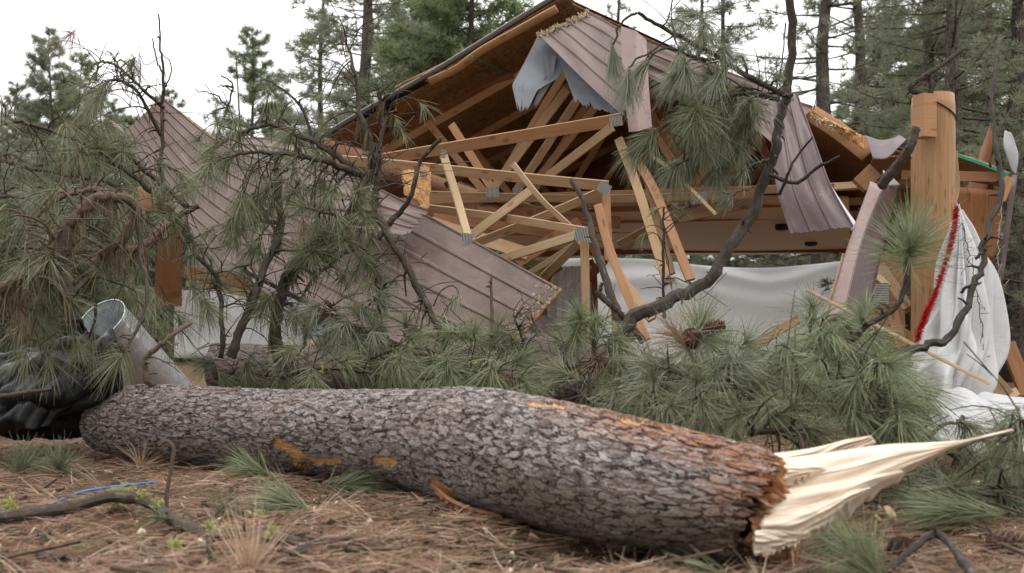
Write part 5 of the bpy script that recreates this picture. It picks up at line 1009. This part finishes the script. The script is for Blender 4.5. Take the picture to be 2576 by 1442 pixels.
# ---------------------------------------------------------------- ground litter
def gp(u, v):                       # the ground point seen at (u, v)
    d = CH*F/(v-HV); p = P(u, v, d); p[2] = float(gz(p[0], p[1])); return p
a = Acc(); n = 42000
d = 2.9+rng.random(n)**1.7*9; u = rng.uniform(-80, 2660, n); x = (u-CU)/F*d; hole = (((x-.45)/.62)**2+((d-3.82)/.32)**2 < 1+.4*rng.normal(size=n)) & (rng.random(n) < .92); x, d = x[~hole], d[~hole]; n = len(x); z = gz(x, d)
az = rng.normal(size=n)*.8+np.where(rng.random(n) < .5, 0, math.pi); L = rng.uniform(.05, .17, n); tl_ = rng.normal(size=n)*.13+.05
dr = np.stack([np.cos(az)*np.cos(tl_), np.sin(az)*np.cos(tl_), np.sin(tl_)], -1); p0 = np.stack([x, d, z+.004+rng.random(n)*.018], -1); sd_ = nrm(np.cross(dr, rng.normal(size=(n, 3))))*.0016
mid = p0+dr*L[:, None]*.5+rng.normal(size=(n, 3))*.008; p1 = p0+dr*L[:, None]; V = np.stack([p0-sd_, p0+sd_, mid-sd_, mid+sd_, p1-sd_*.4, p1+sd_*.4], 1).reshape(-1, 3); q = np.arange(n)[:, None]*6
a.add(V, np.concatenate([q+[0, 1, 3, 2], q+[2, 3, 5, 4]])); tag(a.build('needle_carpet', NEEDDRY), 'reddish dry pine needles carpeting the ground', 'needle litter', kind='stuff')
a = Acc()
for i in range(1700):
    d = 2.9+rng.random()**1.5*5; x = rng.uniform(-.55, .55)*d; c = np.array([x, d, float(gz(x, d))+.006]); t_ = rng.random()*6.28; L = rng.uniform(.03, .12)*(1+2.4*(rng.random() < .2)); q_ = np.array([math.cos(t_), math.sin(t_)*.6, rng.normal()*.12])*L
    m_ = c+q_*.5+rng.normal(size=3)*.008; tube(a, [c, m_, c+q_], [.0038*rng.uniform(.5, 2.6)]*3, 5, .1)
tag(a.build('twig_litter', TWIG2), 'small broken grey brown twigs scattered over the litter', 'twig litter', kind='stuff')
a = Acc()
for i in range(520):
    d = 2.9+rng.random()**1.5*4.5; x = rng.uniform(-.55, .55)*d; c = np.array([x, d, float(gz(x, d))+.012]); A_ = nrm(rng.normal(size=(3, 3))); q_, _ = np.linalg.qr(A_); box(a, c, rng.uniform(.01, .04), rng.uniform(.006, .02), .004, M=q_)
tag(a.build('bark_flakes', FOAM), 'pale bark flakes and wood crumbs strewn over the litter', 'bark flakes', kind='stuff')
a = Acc()
for i in range(1500):
    d = 2.9+rng.random()**1.5*5; x = rng.uniform(-.55, .55)*d; c = np.array([x, d, float(gz(x, d))+.01]); q_, _ = np.linalg.qr(rng.normal(size=(3, 3))*[1, 1, .6]); box(a, c, rng.uniform(.012, .05), rng.uniform(.008, .03), .006, M=q_)
tag(a.build('bark_crumbs', TWIG), 'dark crumbled bark and dirt clods scattered over the litter', 'bark crumbs', kind='stuff')
a = Acc()
for i in range(170):
    d = 3.0+rng.random()*5; x = rng.uniform(-.55, .55)*d; az_ = rng.random()*6.28; needles(a, np.array([x, d, float(gz(x, d))+.02]), (math.cos(az_), math.sin(az_)*.6, .12), 9, .15, .5, .2, .003)
tag(a.build('green_needle_scatter', NEED), 'loose green pine needles scattered over the litter', 'green needles', kind='stuff')
a = Acc()
for i in range(230):
    d = 2.9+rng.random()**1.3*4.5; x = rng.uniform(-.55, .55)*d; az_ = rng.random()*6.28; needles(a, np.array([x, d, float(gz(x, d))+.015]), (math.cos(az_), math.sin(az_)*.5, rng.uniform(.05, .3)), int(rng.uniform(4, 14)), .20, rng.uniform(.2, .7), .15, .0034)
tag(a.build('dry_needle_bundles', STRAW), 'straw coloured dry needle bundles strewn on the litter', 'dry needles', kind='stuff')
# dry upright needle sprays and green tufts lying on the ground
def gtuft(u, v, du, dv, n_, L_, sp_, m_, lb, dr_=.05, dz=.02, nm='needle_tuft', grp='needle tufts lying on the ground', twl=.05):
    c = gp(u, v)+[0, 0, dz]; ax = np.array([du, rng.uniform(-.4, .4), -dv], float); a = Acc(); ax = nrm(ax)
    root = empty(nm, tuple(c), lb, 'needle tuft', grp)
    for k_ in range(3 if n_ > 150 else 1): needles(a, c+rng.normal(size=3)*.02*(k_ > 0), nrm(ax+rng.normal(size=3)*.2*(k_ > 0)), n_//(3 if n_ > 150 else 1), L_, sp_, dr_, .0035)
    a.build('needles', m_, root); a = Acc(); tube(a, [c-ax*twl*1.4, c-ax*twl*.5, c+ax*.03], [.006, .006, .003], 6, .1); a.build('stem', TWIG2, root)
gtuft(630, 1442, .02, -1, 70, .23, .75, STRAW, 'tall tan needle spray standing at the bottom edge', -.05, .01)
gtuft(355, 1170, .2, -.6, 70, .19, 1.2, STRAW, 'tan needle spray in front of the log at left', .1)
gtuft(540, 1400, -.3, -1, 14, .16, .9, NEEDDRY, 'few tan needles left of the tall spray', 0)
gtuft(2000, 1440, .4, -1, 20, .14, 1.1, NEEDDRY, 'small tan needle spray under the split end', 0)
gt = [(735, 1290, -1, -.45, 170, .24, .55, 'green tuft fanned left under the dark dent of the log'), (640, 1215, -.8, -.2, 180, .22, .9, 'dark green tuft just behind the fanned one'), (1000, 1235, -1, .1, 240, .3, .7, 'green needles squeezed under the middle of the log'), (860, 1235, .8, 0, 200, .28, .7, 'green needles in the shade under the log dent'),
      (60, 1180, .2, -.5, 260, .24, 1.2, 'big green tuft at the left edge below the bag'), (150, 1190, .3, -.7, 260, .22, 1.2, 'green tuft left of the log end'), (20, 1090, .6, -.2, 160, .22, 1.1, 'green tuft on the left edge under the bag'), (200, 1085, .1, .6, 160, .22, .7, 'green fan drooping over the log end'),
      (2190, 1440, -.9, -.5, 260, .26, .6, 'green fan at the bottom right of the split end'), (2130, 1360, -.5, .1, 220, .2, .9, 'dark green tuft tucked under the torn wood'), (2440, 1320, -1, -.35, 260, .30, .5, 'long green fan in the right foreground'), (2330, 1260, -.6, -.2, 220, .22, .9, 'dark tuft behind the right foreground fan'),
      (2560, 1290, -.8, -.2, 200, .24, .7, 'green tuft at the right edge on the litter'), (2540, 1230, -.4, -.5, 180, .2, 1.1, 'green tuft at the right edge beneath the branch'), (1800, 1445, -.6, -.1, 60, .18, .8, 'dark tuft under the belly of the log'), (400, 1320, -.7, -.1, 50, .12, 1.1, 'dull tuft beside the lichened stick'), (560, 1290, .5, -.6, 40, .12, 1.1, 'small faded tuft right of the hooked twig')]
for u, v, du, dv, n_, L_, sp_, lb in gt: gtuft(u, v, du, dv, n_, L_, sp_, NEED2 if 'fan' in lb else NEED, lb, .12, .05)
# sticks on the ground
def gstick(lb, pts, r0_, r1_, mat=TWIG, lift=.02, lich=0, stubs=4, name='fallen_stick'):
    p = np.array([gp(u, v)+[0, 0, lift+(q_[0] if q_ else 0)] for u, v, *q_ in pts]); n_ = 40; path = catmull(p, n_)+rng.normal(size=(n_, 3))*.002
    root = empty(name, tuple(p[0]), lb, 'stick', 'sticks lying on the ground'); a = Acc(); tube(a, path, interp([r0_, (r0_+r1_)/2, r1_], n_), 9, .10)
    for i in range(stubs):
        k_ = rng.integers(2, n_-2); d_ = nrm(rng.normal(size=3)+[0, 0, .4]); tube(a, [path[k_], path[k_]+d_*rng.uniform(.03, .08)], [.008, .005], 5, .1)
    a.build('limb', mat, root)
    for i in range(lich):
        ma = Acc(); k_ = rng.integers(3, n_-3)
        for q_ in range(10): needles(ma, path[k_]+[0, 0, r0_*.7]+rng.normal(size=3)*.014, rng.normal(size=3), 14, .022, 1.57, 0, .005, 1)
        ma.build('lichen', LICH, root)
gstick('long lichened stick snaking from the left edge', [(-60, 1320, .02), (90, 1298, .03), (190, 1290, .03), (290, 1296, .05), (380, 1298, .05), (450, 1320, .02), (530, 1345), (640, 1360), (760, 1385)], .030, .018, lich=5, lift=.03)
gstick('second stick beside its right end', [(600, 1335), (700, 1345), (790, 1375), (900, 1400)], .014, .008)
gstick('short dark stick left of the tall needle spray', [(90, 1372), (180, 1370), (260, 1378)], .016, .012)
gstick('stick lying before the tall needle spray', [(330, 1438), (430, 1432), (560, 1425)], .010, .007, DARKTWIG)
gstick('straight dark stick right of the tall needle spray', [(735, 1412), (790, 1390), (860, 1385), (930, 1382)], .012, .006, DARKTWIG)
gstick('bowed dark stick at the bottom right ending in a stub', [(2080, 1425), (2200, 1410), (2290, 1395, .05), (2360, 1385, .08), (2420, 1420, .06), (2450, 1460, .06)], .010, .016, DARKTWIG)
gstick('greyish stick by the left edge in the very front', [(-40, 1432), (30, 1412), (60, 1405)], .024, .018, lich=1)
gstick('thin stick at the right edge on the litter', [(2360, 1300), (2460, 1330), (2540, 1350)], .008, .006)
gstick('bleached thin stick under the log belly', [(1250, 1400), (1400, 1415), (1530, 1440)], .008, .006)
gstick('dark twig right of the wood chips', [(610, 1300), (570, 1280, .02), (545, 1275), (500, 1290)], .010, .006, DARKTWIG)
gstick('dark root like stick below the left log end', [(360, 1395), (450, 1380), (520, 1400)], .022, .016, TWIG)
a = Acc(); p = catmull(np.array([gp(420, 1290), gp(420, 1290)+[0, 0, .12], gp(420, 1290)+[.02, 0, .24], gp(420, 1290)+[.03, 0, .31], gp(420, 1290)+[-.0, 0, .345], gp(420, 1290)+[-.035, 0, .325]]), 30)
tube(a, p, interp([.010, .009, .007], 30), 7, .08); tag(a.build('hooked_twig', TWIG2), 'hooked twig standing upright in front of the log', 'twig')
# blue rope, wood chips, cones
a = Acc(); p = catmull(np.array([gp(110, 1244)+[0, 0, .012], gp(200, 1236)+[0, 0, .03], gp(270, 1228)+[0, 0, .03], gp(330, 1218)+[0, 0, .04], gp(398, 1206)+[0, 0, .04]]), 40); tube(a, p, .0065, 8); tag(a.build('blue_cord', BLUE), 'bright blue cord lying on the litter left of the hooked twig', 'cord')
for i, (u, v, s_) in enumerate([(625, 1290, .05), (650, 1296, .07), (640, 1282, .05), (1290, 1320, .04), (1345, 1325, .05), (1400, 1345, .04), (1500, 1400, .03), (2240, 1290, .06), (2215, 1300, .04)]):
    a = Acc(); c = gp(u, v)+[0, 0, .02]; A_, _ = np.linalg.qr(rng.normal(size=(3, 3))); t_ = np.linspace(0, 6.28, 9)[:-1]; rr = s_*.6*(.7+.5*rng.random(8))
    X = np.stack([rr*np.cos(t_), rr*.55*np.sin(t_), 0*t_], -1); V = np.vstack([X+[0, 0, .005], X-[0, 0, .005]])@A_.T+c; Q = [[j, (j+1) % 8, (j+1) % 8+8, j+8] for j in range(8)]+[[0, 1, 2, 3], [0, 3, 4, 7], [4, 5, 6, 7], [11, 10, 9, 8], [15, 12, 11, 8], [15, 14, 13, 12]]
    a.add(V, Q); tag(a.build('wood_chip', TIMP, None, False), ['left chip of the pale trio beside the fanned tuft', 'largest pale chip of the trio beside the fanned tuft', 'rear chip of the trio beside the fanned tuft', 'pale chip left of the torn bark strip', 'pale chip below the torn bark strip', 'pale chip in the dark hollow under the log', 'tiny pale chip at the front under the log', 'pale chip behind the round cone', 'small chip left of the round cone'][i], 'wood chip', 'pale wood chips on the litter')
for u, v, ax_, L_, r_, lb in ((2265, 1365, (.3, -.8, .3), .085, .042, 'round brown cone on the litter at right'), (2530, 1355, (1, -.2, 0), .15, .040, 'long brown cone near the right edge'), (2052, 1442, (.3, -.5, .5), .06, .03, 'small cone at the bottom under the torn wood')):
    a = Acc(); cone(a, gp(u, v)+[0, 0, .035], ax_, L_, r_); tag(a.build('fallen_cone', CONED, None, False), lb, 'pine cone', 'cones on the ground')
for u, v, s_, lb in ((295, 1290, .05, 'large yellow green lichen clump on the stick'), (25, 1290, .04, 'yellow lichen clump at the left edge'), (440, 1390, .02, 'small yellow lichen scrap in front of the sticks'), (650, 1300, .02, 'tiny lichen scrap by the wood chips')):
    a = Acc(); c = gp(u, v)+[0, 0, s_*1.2]
    for q_ in range(40): needles(a, c+rng.normal(size=3)*s_*np.array([.45, .4, .75]), rng.normal(size=3), 16, .020, 1.57, 0, .005, 1)
    tag(a.build('lichen_clump', LICH), lb, 'lichen', 'yellow lichen clumps')
for o in EMP:
    pass
for o in bpy.data.objects:
    if '_o' in o: del o['_o']
for o in list(bpy.data.objects):
    if o.parent is None and o.type == 'MESH' and o.get('kind') is None and o.get('label') is None: print('UNLABELLED', o.name)
